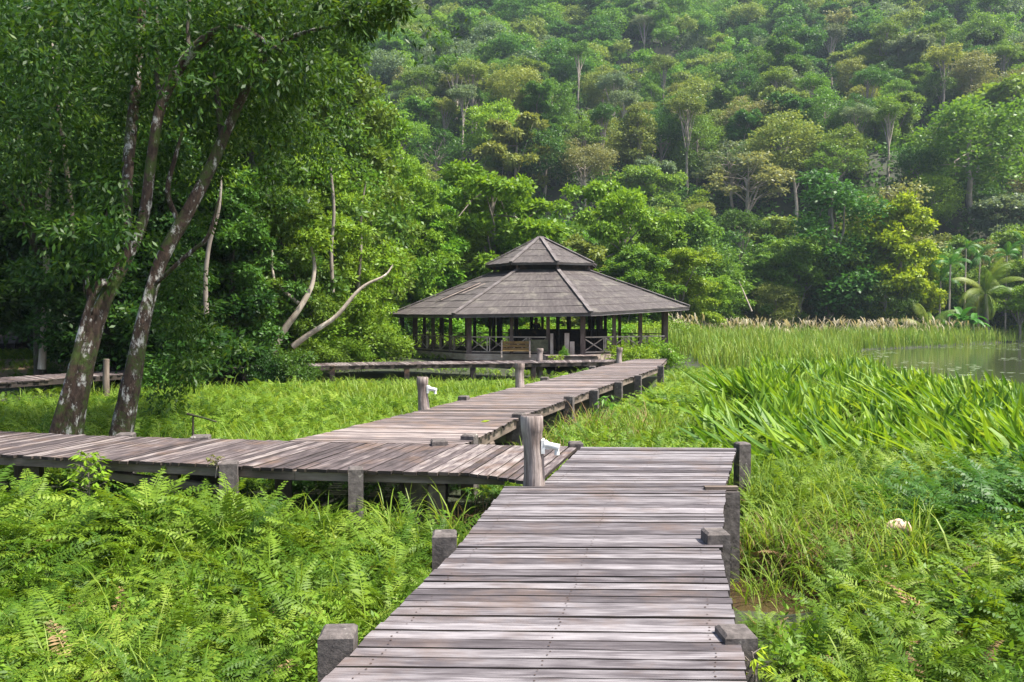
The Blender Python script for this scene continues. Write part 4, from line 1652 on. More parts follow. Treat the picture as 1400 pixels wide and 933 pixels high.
# the dark wood at the left
for px, pt, y, kind, v, tint, wide in (
        (550, 190, 60, 'dense', 0, 'bright green', .9), (490, 125, 54, 'dense', 1, 'bright green', 1.0), (455, 55, 44, 'dense', 0, 'mid green', .95), (405, -20, 42, 'dense', 1, 'dark green', 1.0),
        (450, 230, 41, 'dense', 1, 'yellow-green', 1.0), (492, 255, 51, 'dense', 0, 'bright green', .9), (420, 160, 37, 'dense', 0, 'bright green', 1.0), (345, -40, 36, 'dense', 0, 'dark green', 1.0), (270, -60, 38, 'dense', 1, 'dark green', 1.1),
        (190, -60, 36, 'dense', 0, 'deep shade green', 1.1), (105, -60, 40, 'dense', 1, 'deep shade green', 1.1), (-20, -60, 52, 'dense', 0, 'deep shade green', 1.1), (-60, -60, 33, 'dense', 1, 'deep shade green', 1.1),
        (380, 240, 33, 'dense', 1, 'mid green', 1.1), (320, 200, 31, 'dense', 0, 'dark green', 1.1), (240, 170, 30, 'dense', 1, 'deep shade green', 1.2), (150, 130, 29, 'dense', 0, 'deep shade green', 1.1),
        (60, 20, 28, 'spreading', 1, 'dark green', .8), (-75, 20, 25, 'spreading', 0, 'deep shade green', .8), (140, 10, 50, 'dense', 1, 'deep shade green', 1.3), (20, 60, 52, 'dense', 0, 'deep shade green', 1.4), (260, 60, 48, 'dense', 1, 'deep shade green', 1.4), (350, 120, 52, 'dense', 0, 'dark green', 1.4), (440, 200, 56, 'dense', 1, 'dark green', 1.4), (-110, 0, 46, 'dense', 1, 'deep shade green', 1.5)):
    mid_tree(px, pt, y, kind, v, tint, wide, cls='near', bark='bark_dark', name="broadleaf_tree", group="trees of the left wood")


def bush(px, pt, y, tint, wide=1.0, v=0, label=None, cls='bush', group="shrubs around the clearing", z=None):
    x = pxw(px, y)
    z = gz1(x, y) if z is None else z
    top = yp(px, pt, y)[2]
    t = plant_tree("shrub", 'bush', v, cls, x, y, max(.5, top - z), tint, 'bark_dark', "shrub", group, label, z - .05, wide=wide)
    if label is None: pend(t, tint + " shrub", px, pt, hill=False)


bush(393, 468, 29.2, 'dark green', 1.1, 0, "rounded dark shrub growing in the gap of the far boardwalk")
bush(366, 484, 28.4, 'deep shade green', .8, 1, "low dark shrub left of the rounded shrub, over the far boardwalk")
bush(868, 462, 37.5, 'yellow-green', 1.3, 0, "light green shrub against the pavilion's right railing")
bush(900, 466, 39.0, 'bright green', 1.4, 1, "fresh green shrub by the pavilion's right corner")
bush(772, 474, 36.4, 'bright green', .6, 1, "small bright weed clump left of the landing steps", z=-.1)
bush(70, 497, 29.5, 'dark green', 1.0, 1, "dark shrub by the pale thin trunk, before the clearing")
bush(25, 505, 29.0, 'dark green', 1.1, 0, "dark shrub before the clearing at the left edge")
for px, pt, y, tint, wide, v in ((300, 440, 33, 'mid green', 1.5, 0), (345, 415, 35, 'bright green', 1.4, 1), (322, 468, 34, 'mid green', 1.4, 1), (430, 430, 36, 'bright green', 1.5, 0), (470, 440, 37, 'mid green', 1.5, 1), (505, 430, 38, 'bright green', 1.4, 0),
                                 (518, 440, 41, 'bright green', 1.1, 1), (420, 462, 33, 'bright green', 1.3, 1), (455, 468, 34, 'mid green', 1.3, 0), (495, 470, 36, 'bright green', 1.2, 1), (518, 472, 38, 'mid green', 1.0, 0), (265, 430, 33, 'deep shade green', 1.4, 0),
                                 (230, 400, 28, 'deep shade green', 1.3, 1), (240, 470, 26.5, 'dark green', 1.2, 0), (205, 440, 33, 'deep shade green', 1.5, 0), (150, 420, 36, 'deep shade green', 1.5, 1), (590, 450, 57, 'bright green', 1.8, 0), (640, 445, 58, 'mid green', 1.8, 1),
                                 (690, 440, 58, 'bright green', 1.8, 0), (740, 442, 60, 'yellow-green', 1.8, 1), (790, 440, 60, 'bright green', 1.8, 0), (840, 440, 60, 'bright green', 1.8, 1), (890, 435, 62, 'yellow-green', 1.8, 0), (930, 440, 60, 'bright green', 1.6, 1)):
    bush(px, pt, y, tint, wide, v)

# pale curved leaning trunks left of the pavilion
def bent_tree(name, path, rad, y, label, extra=(), crown=(), tint='yellow-green', bark='bark_pale'):
    pts = [yp(px, py, y + dy) for px, py, dy in path]
    base = pts[0].copy()
    t = empty(name, base, label, "tree", "bare leaning trees at the wood's edge")
    b = MB()
    P = np.array(pts)
    s = np.linspace(0, 1, len(P))
    si = np.linspace(0, 1, len(P) * 3)
    Q = np.stack([np.interp(si, s, P[:, k]) for k in range(3)], 1)
    for _ in range(2): Q[1:-1] = (Q[:-2] + 2 * Q[1:-1] + Q[2:]) / 4
    b.tube(Q, np.interp(si, s, rad) * .68, 10, .1)
    for ex, er in extra:
        P2 = np.array([yp(px, py, y + dy) for px, py, dy in ex])
        b.tube(P2, er, 7, .08)
    b.build("trunk", M[bark], t)
    r = np.random.default_rng(len(path) + int(path[0][0]))
    C = np.array([yp(px, py, y + dy) for px, py, dy, cr in crown])
    Rd = np.array([cr for *_, cr in crown])
    V = clump_leaves(r, C, Rd, 150, .2, .09)
    np_obj("crown", V, quad_faces(len(V) // 4), TINT[tint], t)


bent_tree("leaning_tree", [(372, 480, 0), (392, 445, 0), (405, 430, 0), (420, 405, .2), (428, 388, .3), (431, 360, .4), (425, 335, .5)], [.24, .2, .17, .16, .13, .11, .06], 31,
          "pale curved bare trunk forking beside the rounded shrub", extra=[([(408, 415, .1), (390, 400, .1), (375, 385, .1), (371, 362, .1), (372, 342, .1)], [.08, .07, .06, .05, .03])],
          crown=[(430, 345, .5, .5), (442, 338, .5, .5), (420, 325, .6, .4), (436, 325, .4, .45)])
bent_tree("leaning_tree", [(400, 474, 0), (425, 455, 0), (460, 435, .1), (482, 405, .3), (500, 388, .5), (528, 378, .7), (537, 362, .9)], [.19, .16, .13, .11, .09, .07, .04], 32,
          "thin pale trunk sweeping low to the right toward the pavilion", crown=[(528, 362, 1.5, .6), (538, 385, 2, .55), (536, 345, 2, .6), (520, 405, 2, .6), (545, 362, 2.5, .5), (527, 425, 2, .5), (515, 440, 2, .5)])
# thin pale trunk at far left
bent_tree("thin_tree", [(57, 505, 0), (60, 450, 0), (62, 400, 0), (64, 330, 0), (66, 250, 0), (72, 150, 0), (70, 20, 0)], [.2, .16, .15, .14, .12, .1, .08], 27.5, "straight speckled pale trunk by the far-left clearing",
          crown=[(60, 120, 1, 1.2), (90, 60, 1, 1.3), (30, 80, 1, 1.3), (70, 10, 1, 1.4)], tint='deep shade green')
bent_tree("thin_tree", [(100, 330, 0), (95, 260, 0), (86, 200, 0), (78, 140, 0), (70, 112, 0), (30, 108, 0), (-10, 120, 0)], [.1, .09, .08, .07, .07, .06, .05], 20, "slim grey stem bending left high in the dark canopy",
          crown=[(40, 90, 0, .8), (10, 130, 0, .8), (80, 110, .6, .8)], tint='deep shade green', bark='bark_dark')

for path_, y_, lb_ in (([(488, 440, 0), (490, 390, 0), (494, 340, 0), (493, 290, 0), (500, 250, 0)], 38, "slim grey trunk standing in the leaves above the low-sweeping bare trunk"),
                      ([(282, 430, 0), (280, 380, 0), (286, 330, 0), (300, 290, 0), (303, 240, 0)], 27, "slim pale trunk half hidden behind the right-hand leaning tree"),
                      ([(455, 400, 0), (452, 340, 0), (458, 290, 0), (452, 230, 0)], 33.5, "slim bare trunk in the leaves above the forked pale trunk")):
    bent_tree("thin_tree", path_, [.13, .11, .1, .08, .05][:len(path_)], y_, lb_, crown=[(path_[-1][0] + 8, path_[-1][1], .3, .8), (path_[-1][0] - 14, path_[-1][1] + 14, .5, .7)], tint='bright green', bark='bark_grey')

# hut roof in the clearing
p = yp(20, 462, 47)
hut = empty("hut", (p[0], 47, gz1(p[0], 47)), "small grey-roofed hut half hidden behind the left clearing", "hut")
hx, hz = p[0], p[2]
b = MB()
b.add([(hx - 2.2, 45.5, hz - .3), (hx + .9, 45.5, hz - .3), (hx + .5, 47.5, hz + 1.0), (hx - 1.6, 47.5, hz + 1.0), (hx + .9, 49.5, hz - .3), (hx - 2.2, 49.5, hz - .3)],
      [(0, 1, 2, 3), (3, 2, 4, 5), (1, 4, 2), (0, 3, 5), (5, 4, 1, 0)], [[(0, 0), (3, 0), (3, 2), (0, 2)], [(0, 0), (3, 0), (3, 2), (0, 2)], [(0, 0)] * 3, [(0, 0)] * 3, [(0, 0)] * 4])
b.build("roof", M['fascia'], hut)
for dx in (-1.9, .6):
    for yy_ in (46, 49):
        b = MB()
        b.bar((hx + dx, yy_, gz1(hx, 47) - .2), (hx + dx, yy_, hz - .25), .12, .12)
        b.build("post", M['dark_wood'], hut)
b = MB()
b.box((hx - .65, 48.5, (hz + gz1(hx, 47)) / 2 - .2), (1.3, .05, .9))
b.build("wall", M['dark_wood'], hut)

# ------------------------------------------------------------------ the two big leaning trees
def big_tree(path, rad, Y, label, limbs, clumps, seed, bark='bark_mossy'):
    pts = [yp(px, py, Y + dy) for px, py, dy in path]
    pts[0] = np.array([pts[1][0] + (pts[0][0] - pts[1][0]), pts[0][1], pts[0][2]])
    base = np.array([pts[0][0] - .15, pts[0][1], gz1(pts[0][0], pts[0][1]) - .2])
    pts = [base] + pts
    rad = [rad[0] * 1.35] + list(rad)
    t = empty("leaning_broadleaf", base, label, "tree", "big leaning trees behind the left boardwalk")
    P = np.array(pts)
    s = np.concatenate([[0], np.cumsum(np.linalg.norm(np.diff(P, axis=0), axis=1))])
    si = np.linspace(0, s[-1], 40)
    Q = np.stack([np.interp(si, s, P[:, k]) for k in range(3)], 1)
    for _ in range(3): Q[1:-1] = (Q[:-2] + 2 * Q[1:-1] + Q[2:]) / 4
    b = MB()
    random.seed(seed)
    b.tube(Q, np.interp(si, s, rad) * (1 - .3 * smooth(0, .35, np.linspace(0, 1, 40))) * .92, 18, .14)
    b.build("trunk", M[bark], t)
    for path2, r2 in limbs:
        P2 = np.array([yp(px, py, Y + dy) for px, py, dy in path2])
        b = MB()
        k = len(P2) * 3
        s2, si2 = np.linspace(0, 1, len(P2)), np.linspace(0, 1, k)
        Q2 = np.stack([np.interp(si2, s2, P2[:, c]) for c in range(3)], 1)
        for _ in range(2): Q2[1:-1] = (Q2[:-2] + 2 * Q2[1:-1] + Q2[2:]) / 4
        b.tube(Q2, np.interp(si2, s2, r2) * .75, 10, .12)
        b.build("limb", M['bark_dark'] if path2[0][1] < 250 else M[bark], t)
    r = np.random.default_rng(seed)
    C, Rd = [], []
    for px, py, dy, sx, sy, sd_, n, cr in clumps:
        for _ in range(n):
            C.append(yp(px + r.normal() * sx, py + r.normal() * sy, Y + dy + r.normal() * sd_))
            Rd.append(cr * r.uniform(.6, 1.25))
    C, Rd = np.array(C), np.array(Rd)
    V = clump_leaves(r, C, Rd, 150, .135, .046, flat=.8, droop=.75, up=.4)
    np_obj("crown", V, quad_faces(len(V) // 4), TINT['canopy'], t)
    return t


big_tree([(92, 592, 0), (112, 510, 0), (130, 440, .1), (150, 395, .2), (175, 350, .3), (198, 308, .4), (204, 240, .5), (213, 177, .5), (219, 134, .5), (238, 105, .5), (258, 71, .4), (293, 39, .3), (329, 33, 0), (354, 53, -.4), (385, 70, -.6)],
         [.26, .22, .19, .16, .145, .13, .125, .12, .13, .135, .12, .10, .08, .065, .04], 13.2, "leaning mossy tree with white-blotched bark, left of the two beside the boardwalk",
         limbs=[([(150, 395, .2), (138, 380, 0), (120, 420, -.1), (95, 520, -.2), (72, 600, -.2)], [.10, .09, .08, .09, .12]),
                ([(175, 350, .3), (172, 260, .8), (180, 170, 1.2), (190, 80, 1.6), (196, -40, 2)], [.1, .13, .13, .12, .1]),
                ([(219, 134, .5), (213, 100, .8), (216, 60, 1), (214, 10, 1.2)], [.06, .05, .045, .03]),
                ([(130, 440, .1), (120, 395, -.1), (119, 370, -.2)], [.07, .05, .03]),
                ([(258, 71, .4), (256, 30, .5), (262, -20, .6)], [.05, .04, .03])],
         clumps=[(90, 30, 1.5, 120, 60, 2.0, 70, .6), (200, 40, 3.0, 110, 70, 1.5, 60, .6), (60, 170, 3.5, 90, 80, 1.5, 55, .55), (135, 325, -.3, 22, 30, .4, 12, .38), (330, 60, .6, 60, 40, .8, 24, .5), (160, 220, 3.5, 80, 60, 1.0, 40, .5)], seed=31)
big_tree([(165, 592, 0), (178, 530, 0), (192, 455, .1), (206, 395, .2), (220, 350, .3), (247, 308, .4), (268, 270, .5), (286, 235, .6), (304, 190, .7), (318, 160, .7), (334, 125, .7), (348, 100, .6), (358, 82, .5), (368, 65, .3), (395, 50, 0), (424, 42, -.3), (455, 36, -.6), (500, 28, -1)],
         [.22, .2, .175, .165, .17, .18, .17, .16, .14, .13, .115, .11, .10, .08, .06, .05, .04, .02], 13.8, "leaning dark-barked tree with moss, right of the two beside the boardwalk",
         limbs=[([(247, 308, .4), (225, 265, .2), (240, 215, .1), (249, 180, .1)], [.07, .06, .05, .03]),
                ([(304, 190, .7), (296, 130, 1), (292, 70, 1.4), (296, -10, 1.6)], [.08, .07, .06, .05]),
                ([(206, 395, .2), (260, 345, -.1), (282, 330, -.2), (290, 310, -.2), (300, 270, -.2)], [.05, .05, .045, .04, .02]),
                ([(358, 82, .5), (352, 55, .6), (330, 20, .8), (320, -30, 1)], [.06, .05, .05, .04])],
         clumps=[(320, 40, 2.2, 60, 55, 1.2, 42, .55), (300, 180, 3.6, 60, 60, 1.0, 34, .5), (400, 95, 2.5, 28, 45, 1.0, 26, .5), (420, 15, .5, 50, 18, .8, 20, .4), (500, 20, -1.0, 32, 16, .5, 13, .3), (250, 450, 4.0, 30, 45, .6, 24, .5), (400, 200, 5, 40, 60, 1, 26, .5)], seed=37)

# ------------------------------------------------------------------ ground cover
def on_deck(x, y, margin):
    m_ = np.zeros(len(x), bool)
    for q in DECKS:
        c = q.mean(0)
        inside = np.ones(len(x), bool)
        for i in range(4):
            a, b_ = q[i], q[(i + 1) % 4]
            e = b_ - a
            nrm = np.array([-e[1], e[0]])
            nrm = nrm / (np.linalg.norm(nrm) + 1e-9)
            if np.dot(c - a, nrm) < 0: nrm = -nrm
            inside &= ((x - a[0]) * nrm[0] + (y - a[1]) * nrm[1]) > -margin
        m_ |= inside
    return m_


def in_pav(x, y, rr=7.4):
    return (x - PC[0]) ** 2 + (y - PC[1]) ** 2 < rr * rr


def sample(r, n, x0, x1, y0, y1):
    return r.uniform(x0, x1, n), r.uniform(y0, y1, n)


def veg(name, parts, mat, label, cat):
    V = np.concatenate([p[0] for p in parts])
    U = np.concatenate([p[1] for p in parts])
    o = np_obj(name, V, quad_faces(len(V) // 4), mat, uv=U)
    return tag(o, label, cat, kind='stuff')


def view_ok(x, y, m=2.5):
    return (np.abs(x) < .66 * y + m)


fern_near = [frond_template(24, 1.0, pl_, .030, a, a - b_, fwd=.35, droop=-.18, jit=.15, peak=pk) for a, b_, pl_, pk in ((1.15, 1.5, .17, .35), (.95, 1.2, .2, .3), (1.3, 1.9, .15, .4), (.75, 1.1, .19, .25), (1.1, 1.0, .14, .45), (1.25, 1.3, .21, .3), (.9, 1.7, .16, .5), (1.0, .8, .18, .35))]
fern_mid = [frond_template(15, 1.0, .2, .045, a, a - b_, fwd=.35, droop=-.15, rach=.014, jit=.25) for a, b_ in ((1.15, 1.5), (.95, 1.2), (1.3, 1.9), (1.2, 1.0))]
fern_far = [frond_template(8, 1.0, .22, .10, a, a - b_, fwd=.35, droop=-.12, rach=.02) for a, b_ in ((1.15, 1.3), (1.3, 1.6))]


def blade_template(L, w, a0, bend, seg=5, fold=.0, tipw=.1, peak=.4):
    s = np.linspace(0, 1, seg + 1)
    ang = a0 - bend * s ** 1.6
    X = np.concatenate([[0], np.cumsum(np.cos(ang[1:]) * L / seg)])
    Z = np.concatenate([[0], np.cumsum(np.sin(ang[1:]) * L / seg)])
    wd = w * np.where(s < peak, .45 + .55 * s / peak, np.clip((1 - s) / (1 - peak), 0, 1) ** .7) * .5
    V, T = [], []
    for i in range(seg):
        if fold > 0:
            n0, n1 = (-math.sin(ang[i]), math.cos(ang[i])), (-math.sin(ang[i + 1]), math.cos(ang[i + 1]))
            c0 = (X[i], 0, Z[i]); c1 = (X[i + 1], 0, Z[i + 1])
            for sg in (-1, 1):
                e0 = (X[i] + n0[0] * fold * wd[i], sg * wd[i], Z[i] + n0[1] * fold * wd[i])
                e1 = (X[i + 1] + n1[0] * fold * wd[i + 1], sg * wd[i + 1], Z[i + 1] + n1[1] * fold * wd[i + 1])
                V += [c0, e0, e1, c1]
                T += [s[i], s[i], s[i + 1], s[i + 1]]
        else:
            V += [(X[i], -wd[i], Z[i]), (X[i], wd[i], Z[i]), (X[i + 1], wd[i + 1], Z[i + 1]), (X[i + 1], -wd[i + 1], Z[i + 1])]
            T += [s[i], s[i], s[i + 1], s[i + 1]]
    return np.array(V, float), np.array(T)


r = np.random.default_rng(77)


def clumped(x, y, k, spread, rr):
    """k stems around every plant centre"""
    X = np.repeat(x, k) + rr.normal(size=len(x) * k) * spread
    Y = np.repeat(y, k) + rr.normal(size=len(x) * k) * spread
    return X, Y


def strap_zone(x, y):
    n = (vnoise(x, y, 3.2, 21) - .5)
    f = (y - (12.6 - .12 * x + n * 3.5))
    g_ = (x - (2.2 + .33 * (y - 10) + n * 1.0))
    return np.minimum(f, g_)


def gap_zone(x, y):
    # trodden muddy strip between the walk and the ditch
    return (x > 1.3) & (x < 2.75 + .3 * (vnoise(x, y, .6, 4) - .5)) & (y > 6.2) & (y < 8.25)


def fern_layer(n, x0, x1, y0, y1, tmpl, sc, k, spread, zoff=0, strap_lim=.8, keep=None, margin=.16, roll=.3):
    x, y = sample(r, n, x0, x1, y0, y1)
    X, Y = clumped(x, y, k, spread, r)
    yaw = np.tile(np.arange(k) * 2 * math.pi / k, len(x)) + np.repeat(r.random(len(x)) * 6.3, k) + r.normal(size=len(X)) * .35
    lm = lake_mask(X, Y)
    ok = ~on_deck(X, Y, margin) & view_ok(X, Y) & (lm < -.2) & ~in_pav(X, Y) & (ditch_mask(X, Y) < .0) & ~(gap_zone(X, Y) & (Y > 6.75)) & (strap_zone(X, Y) < strap_lim)
    if keep is not None: ok &= keep(X, Y)
    X, Y, yaw = X[ok], Y[ok], yaw[ok]
    s = r.uniform(sc[0], sc[1], len(X)) * (.75 + .5 * vnoise(X, Y, 1.7, 33))
    # keep fronds from pushing up through the boards
    nearb = on_deck(X, Y, margin + .45)
    s = np.where(nearb, s * .72, s)
    s = np.where(gap_zone(X, Y), s * .45, s)
    s = np.where((X > 2.2) & (X < 3.1) & (Y > 6.0) & (Y < 7.6), s * .7, s)
    s = np.where((X > 3.5) & (X < 4.5) & (Y > 7.2) & (Y < 8.6), s * .6, s)
    Z = gz(X, Y) + zoff
    return scatter(tmpl, np.stack([X, Y, Z], 1), yaw, r.normal(size=len(X)) * .22 + .02, s, r, roll=r.normal(size=len(X)) * roll)


parts = [
    fern_layer(1700, -7.5, .6, 2.2, 9.6, fern_near, (.36, .72), 7, .10, roll=.4),
    fern_layer(420, -7.5, .6, 2.2, 9.6, fern_near, (.6, .9), 6, .08, roll=.35),
    fern_layer(1850, .9, 9.0, 2.2, 12.0, fern_near, (.36, .70), 7, .10, roll=.4),
    fern_layer(380, .9, 9.0, 2.2, 12.0, fern_near, (.6, .9), 6, .08, roll=.35),
    fern_layer(700, -14, .5, 9.2, 13.5, fern_mid, (.4, .75), 7, .12, roll=.5),
    fern_layer(1500, 1.0, 13.0, 10, 17, fern_mid, (.38, .75), 7, .14, strap_lim=1.2, roll=.5),
]
parts.append(fern_layer(260, -7.0, -.4, 7.8, 9.9, fern_near, (.75, 1.1), 6, .1, roll=.3, margin=.1))
veg("ferns", parts, M['fern'], "bright green ferns covering the ground around the near boardwalk", "ferns")
parts = [
    fern_layer(3000, -13.5, 3.0, 11.6, 22, fern_mid, (.42, .85), 6, .16, roll=.5),
    fern_layer(2000, -15, 6.0, 20, 31, fern_far, (.38, .66), 6, .2, keep=lambda X, Y: (Y < 27 + .22 * (X + 11)) | (X > 4), roll=.4),
    fern_layer(700, 2.0, 16.0, 14, 34, fern_far, (.5, .85), 6, .2, strap_lim=1.0),
    fern_layer(300, 4, 12.0, 30, 40, fern_far, (.35, .6), 6, .2, keep=lambda X, Y: (X > 5.5)),
]
parts.append(fern_layer(900, -14, 18, 51, 68, fern_far, (.7, 1.3), 6, .3, strap_lim=99))
parts.append(fern_layer(900, -17, 4.5, 25, 36, fern_far, (.25, .42), 6, .25, roll=.4, margin=.02))
veg("fern_field", parts, M['fern'], "green fern and weed field between the near and the far boardwalk", "ferns")
parts = [fern_layer(120, -7, .4, 2.6, 9, fern_near, (.4, .7), 2, .1, roll=.7), fern_layer(140, 1.0, 9, 2.6, 11.5, fern_near, (.4, .7), 2, .1, roll=.7)]
x, y = sample(r, 420, -7, 9, 2.6, 11.5)
ok = ~on_deck(x, y, .2) & view_ok(x, y) & (ditch_mask(x, y) < -.1) & ~gap_zone(x, y) & (vnoise(x, y, 1.3, 52) > .5)
x, y = x[ok], y[ok]
V = clump_leaves(r, np.stack([x, y, gz(x, y) + r.uniform(.25, .42, len(x))], 1), r.uniform(.08, .2, len(x)), 34, .06, .026, flat=1.1, droop=.1)
tag(np_obj("leafy_weeds", V, quad_faces(len(V) // 4), TINT['bright green']), "small leafy weeds mixed in among the near ferns", "weeds", kind='stuff')
veg("dead_fern_fronds", parts, M['dead'], "scattered brown dead fronds among the green ferns", "dead ferns")
# deep ferns: dark clump right, patches under the walks
parts = [fern_layer(60, 4.6, 7.2, 8.6, 10.6, fern_near, (.8, 1.15), 8, .12), fern_layer(260, -8, 1.5, 9.0, 12.2, fern_mid, (.3, .5), 6, .15, margin=-.6)]
veg("dark_ferns", parts, M['fern_dark'], "deep green ferns in a dark clump right of the boardwalk", "ferns")


def blade_layer(n, x0, x1, y0, y1, tmpl, sc, k, spread, keep=None, lean=None, tilt_s=.2, margin=.12, zoff=0.0):
    x, y = sample(r, n, x0, x1, y0, y1)
    X, Y = clumped(x, y, k, spread, r)
    ok = ~on_deck(X, Y, margin) & view_ok(X, Y) & ~in_pav(X, Y)
    if keep is not None: ok &= keep(X, Y)
    X, Y = X[ok], Y[ok]
    s = r.uniform(sc[0], sc[1], len(X)) * (.75 + .5 * vnoise(X, Y, 2.3, 61))
    ln = None
    if lean is not None:
        ln = np.stack([lean[0] + .35 * r.normal(size=len(X)) * abs(lean[0]) + (vnoise(X, Y, 2.5, 71) - .5) * lean[2], lean[1] + (vnoise(X, Y, 2.5, 72) - .5) * lean[2]], 1)
    return scatter(tmpl, np.stack([X, Y, gz(X, Y) + zoff], 1), r.random(len(X)) * 6.283, r.normal(size=len(X)) * tilt_s, s, r, ln)


grass_t = [blade_template(1.0, .022, a, b_, 6, tipw=.05, peak=.25) for a, b_ in ((1.45, 1.6), (1.35, 2.1), (1.5, 1.0), (1.2, 1.5))]
grass_far = [blade_template(1.0, .032, a, b_, 4, peak=.25) for a, b_ in ((1.45, 1.2), (1.35, 1.7))]
dry = lambda X, Y: (lake_mask(X, Y) < -.2) & (ditch_mask(X, Y) < -.05) & ~gap_zone(X, Y)
parts = [
    blade_layer(26, -3.4, -.6, 8.0, 9.1, grass_t, (.65, 1.0), 24, .09, keep=dry),
    blade_layer(150, -6.5, .2, 2.6, 9.2, grass_t, (.45, .85), 9, .1, keep=dry),
    blade_layer(180, 1.2, 10, 2.4, 13, grass_t, (.35, .7), 11, .12, keep=dry),
    blade_layer(130, 2.2, 4.6, 7.6, 11.6, grass_t, (.5, .9), 20, .12, keep=lambda X, Y: dry(X, Y) | True),
    blade_layer(90, -.2, 3.2, 10.9, 16, grass_t, (.6, 1.0), 20, .15, keep=dry),
    blade_layer(1250, -14, 3, 11.8, 29, grass_far, (.45, .85), 16, .25, keep=lambda X, Y: dry(X, Y) & ((Y < 26 + .22 * (X + 11))), tilt_s=.35),
    blade_layer(700, -14, 4, 22, 32, grass_far, (.25, .42), 12, .25, keep=dry, tilt_s=.35),
    blade_layer(500, 2.5, 14, 12, 34, grass_far, (.5, .85), 12, .25, keep=dry),
]
veg("grass", parts, M['grass'], "thin arching grass blades growing among the ferns", "grass")
# dry grass hanging round the ditch and below the walks
parts = [blade_layer(60, 1.9, 4.2, 8.0, 9.2, grass_t, (.35, .6), 16, .12, keep=lambda X, Y: ditch_mask(X, Y) < .2), blade_layer(70, .2, 3.0, 12, 18, grass_t, (.5, .9), 16, .15), blade_layer(50, -.6, .4, 9.0, 9.6, grass_t, (.4, .6), 10, .1, margin=-.3)]
veg("dry_grass", parts, M['dead'], "dry straw-coloured grass at the ditch bank and below the walkway", "grass")
# broad strap leaves
strap_t = [blade_template(1.0, .155, a, b_, 5, fold=.35, peak=.45) for a, b_ in ((1.5, .35), (1.4, .7), (1.3, 1.2), (1.5, .15), (1.2, .6))]
strap_keep = lambda X, Y: (strap_zone(X, Y) > 0) & (lake_mask(X, Y) < .9)
lay_keep = lambda X, Y: (strap_zone(X, Y) > 0) & (lake_mask(X, Y) < -3.2 + 2.5 * vnoise(X, Y, 3, 88)) & (vnoise(X, Y, 2.6, 90) > .42)
up_keep = lambda X, Y: (strap_zone(X, Y) > 0) & (lake_mask(X, Y) < .9) & ((vnoise(X, Y, 2.6, 90) <= .55) | (lake_mask(X, Y) > -3.5))
parts = [
    blade_layer(520, 3.0, 18, 11, 24, strap_t, (.55, 1.05), 9, .15, keep=up_keep, lean=(-.08, .05, .8)),
    blade_layer(520, 3.0, 18, 11, 24, strap_t, (.75, 1.2), 7, .18, keep=lay_keep, lean=(-1.0, .2, 1.0)),
    blade_layer(900, 5, 22, 22, 52, strap_t, (.55, 1.0), 9, .2, keep=strap_keep, lean=(-.08, .05, .7)),
    blade_layer(200, 10, 24, 12, 48, strap_t, (.75, 1.05), 10, .2, keep=lambda X, Y: (strap_zone(X, Y) > 0) & (np.abs(lake_mask(X, Y) + .3) < .9), lean=(-.1, 0, .35)),
]
veg("strap_leaf_plants", parts, M['strap'], "dense bed of broad strap leaves between the boardwalk and the lake", "water plants")
# reeds
reed_t = [blade_template(1.0, .045, a, b_, 4, peak=.25) for a, b_ in ((1.5, .5), (1.45, .9), (1.52, .2))]
reed_keep = lambda X, Y: (lake_mask(X, Y) < .3) & (Y < 99) & ~in_pav(X, Y, 9) & ((X > 9.5) | (Y > 56))
parts = [
    blade_layer(1500, 9, 30, 38, 72, reed_t, (1.0, 1.7), 9, .3, keep=reed_keep, tilt_s=.12),
    blade_layer(2600, 12, 70, 62, 99, reed_t, (.9, 2.2), 9, .35, keep=reed_keep, tilt_s=.16),
    blade_layer(900, 20, 70, 60, 99, reed_t, (1.0, 1.5), 10, .35, keep=lambda X, Y: np.abs(lake_mask(X, Y) + .6) < 1.4, tilt_s=.1),
]
veg("reeds", parts, M['reed'], "tall tan-green reed bed along the lake's far shore", "reeds")
pl_t = [frond_template(9, .55, .12, .05, 1.5, .6, fwd=1.3, droop=-.1, rach=.012), frond_template(9, .5, .12, .05, 1.4, .2, fwd=1.3, droop=-.1, rach=.012)]
x, y = sample(r, 2600, 14, 66, 68, 98)
nz_ = vnoise(x, y, 5, 12)
ok = (lake_mask(x, y) < -3) & (nz_ > .62) & view_ok(x, y)
x, y = x[ok], y[ok]
X, Y = clumped(x, y, 3, .4, r)
P = np.stack([X, Y, gz(X, Y) + r.uniform(.9, 2.2, len(X))], 1)
parts = [scatter(pl_t, P, r.random(len(X)) * 6.3, r.normal(size=len(X)) * .1, r.uniform(1.0, 1.9, len(X)), r)]
veg("reed_plumes", parts, M['plume'], "pale feathery plumes on top of the far reeds", "reed plumes")
# lily pads
x, y = sample(r, 3200, 13, 75, 22, 98)
ok = (lake_mask(x, y) > .8) & (vnoise(x, y, 6, 15) > .42) & view_ok(x, y)
x, y = x[ok], y[ok]
VV, UU = [], []
for i in range(len(x)):
    rad = r.uniform(.08, .22)
    a = r.random() * 6.28 + np.arange(8) * math.pi / 4
    ring = np.stack([x[i] + rad * np.cos(a), y[i] + rad * np.sin(a), np.full(8, -.962)], 1)
    c = np.array([[x[i], y[i], -.962]])
    rv = r.random()
    for k in (0, 2, 4):
        VV += [c, ring[k:k + 1], ring[k + 1:k + 2], ring[k + 2:k + 3]]
        UU += [[(rv, 0)]] * 4
V, U = np.concatenate(VV), np.concatenate(UU)
veg("lily_pads", [(V, U)], M['lily'], "small pale lily pads scattered over the lake", "lily pads")
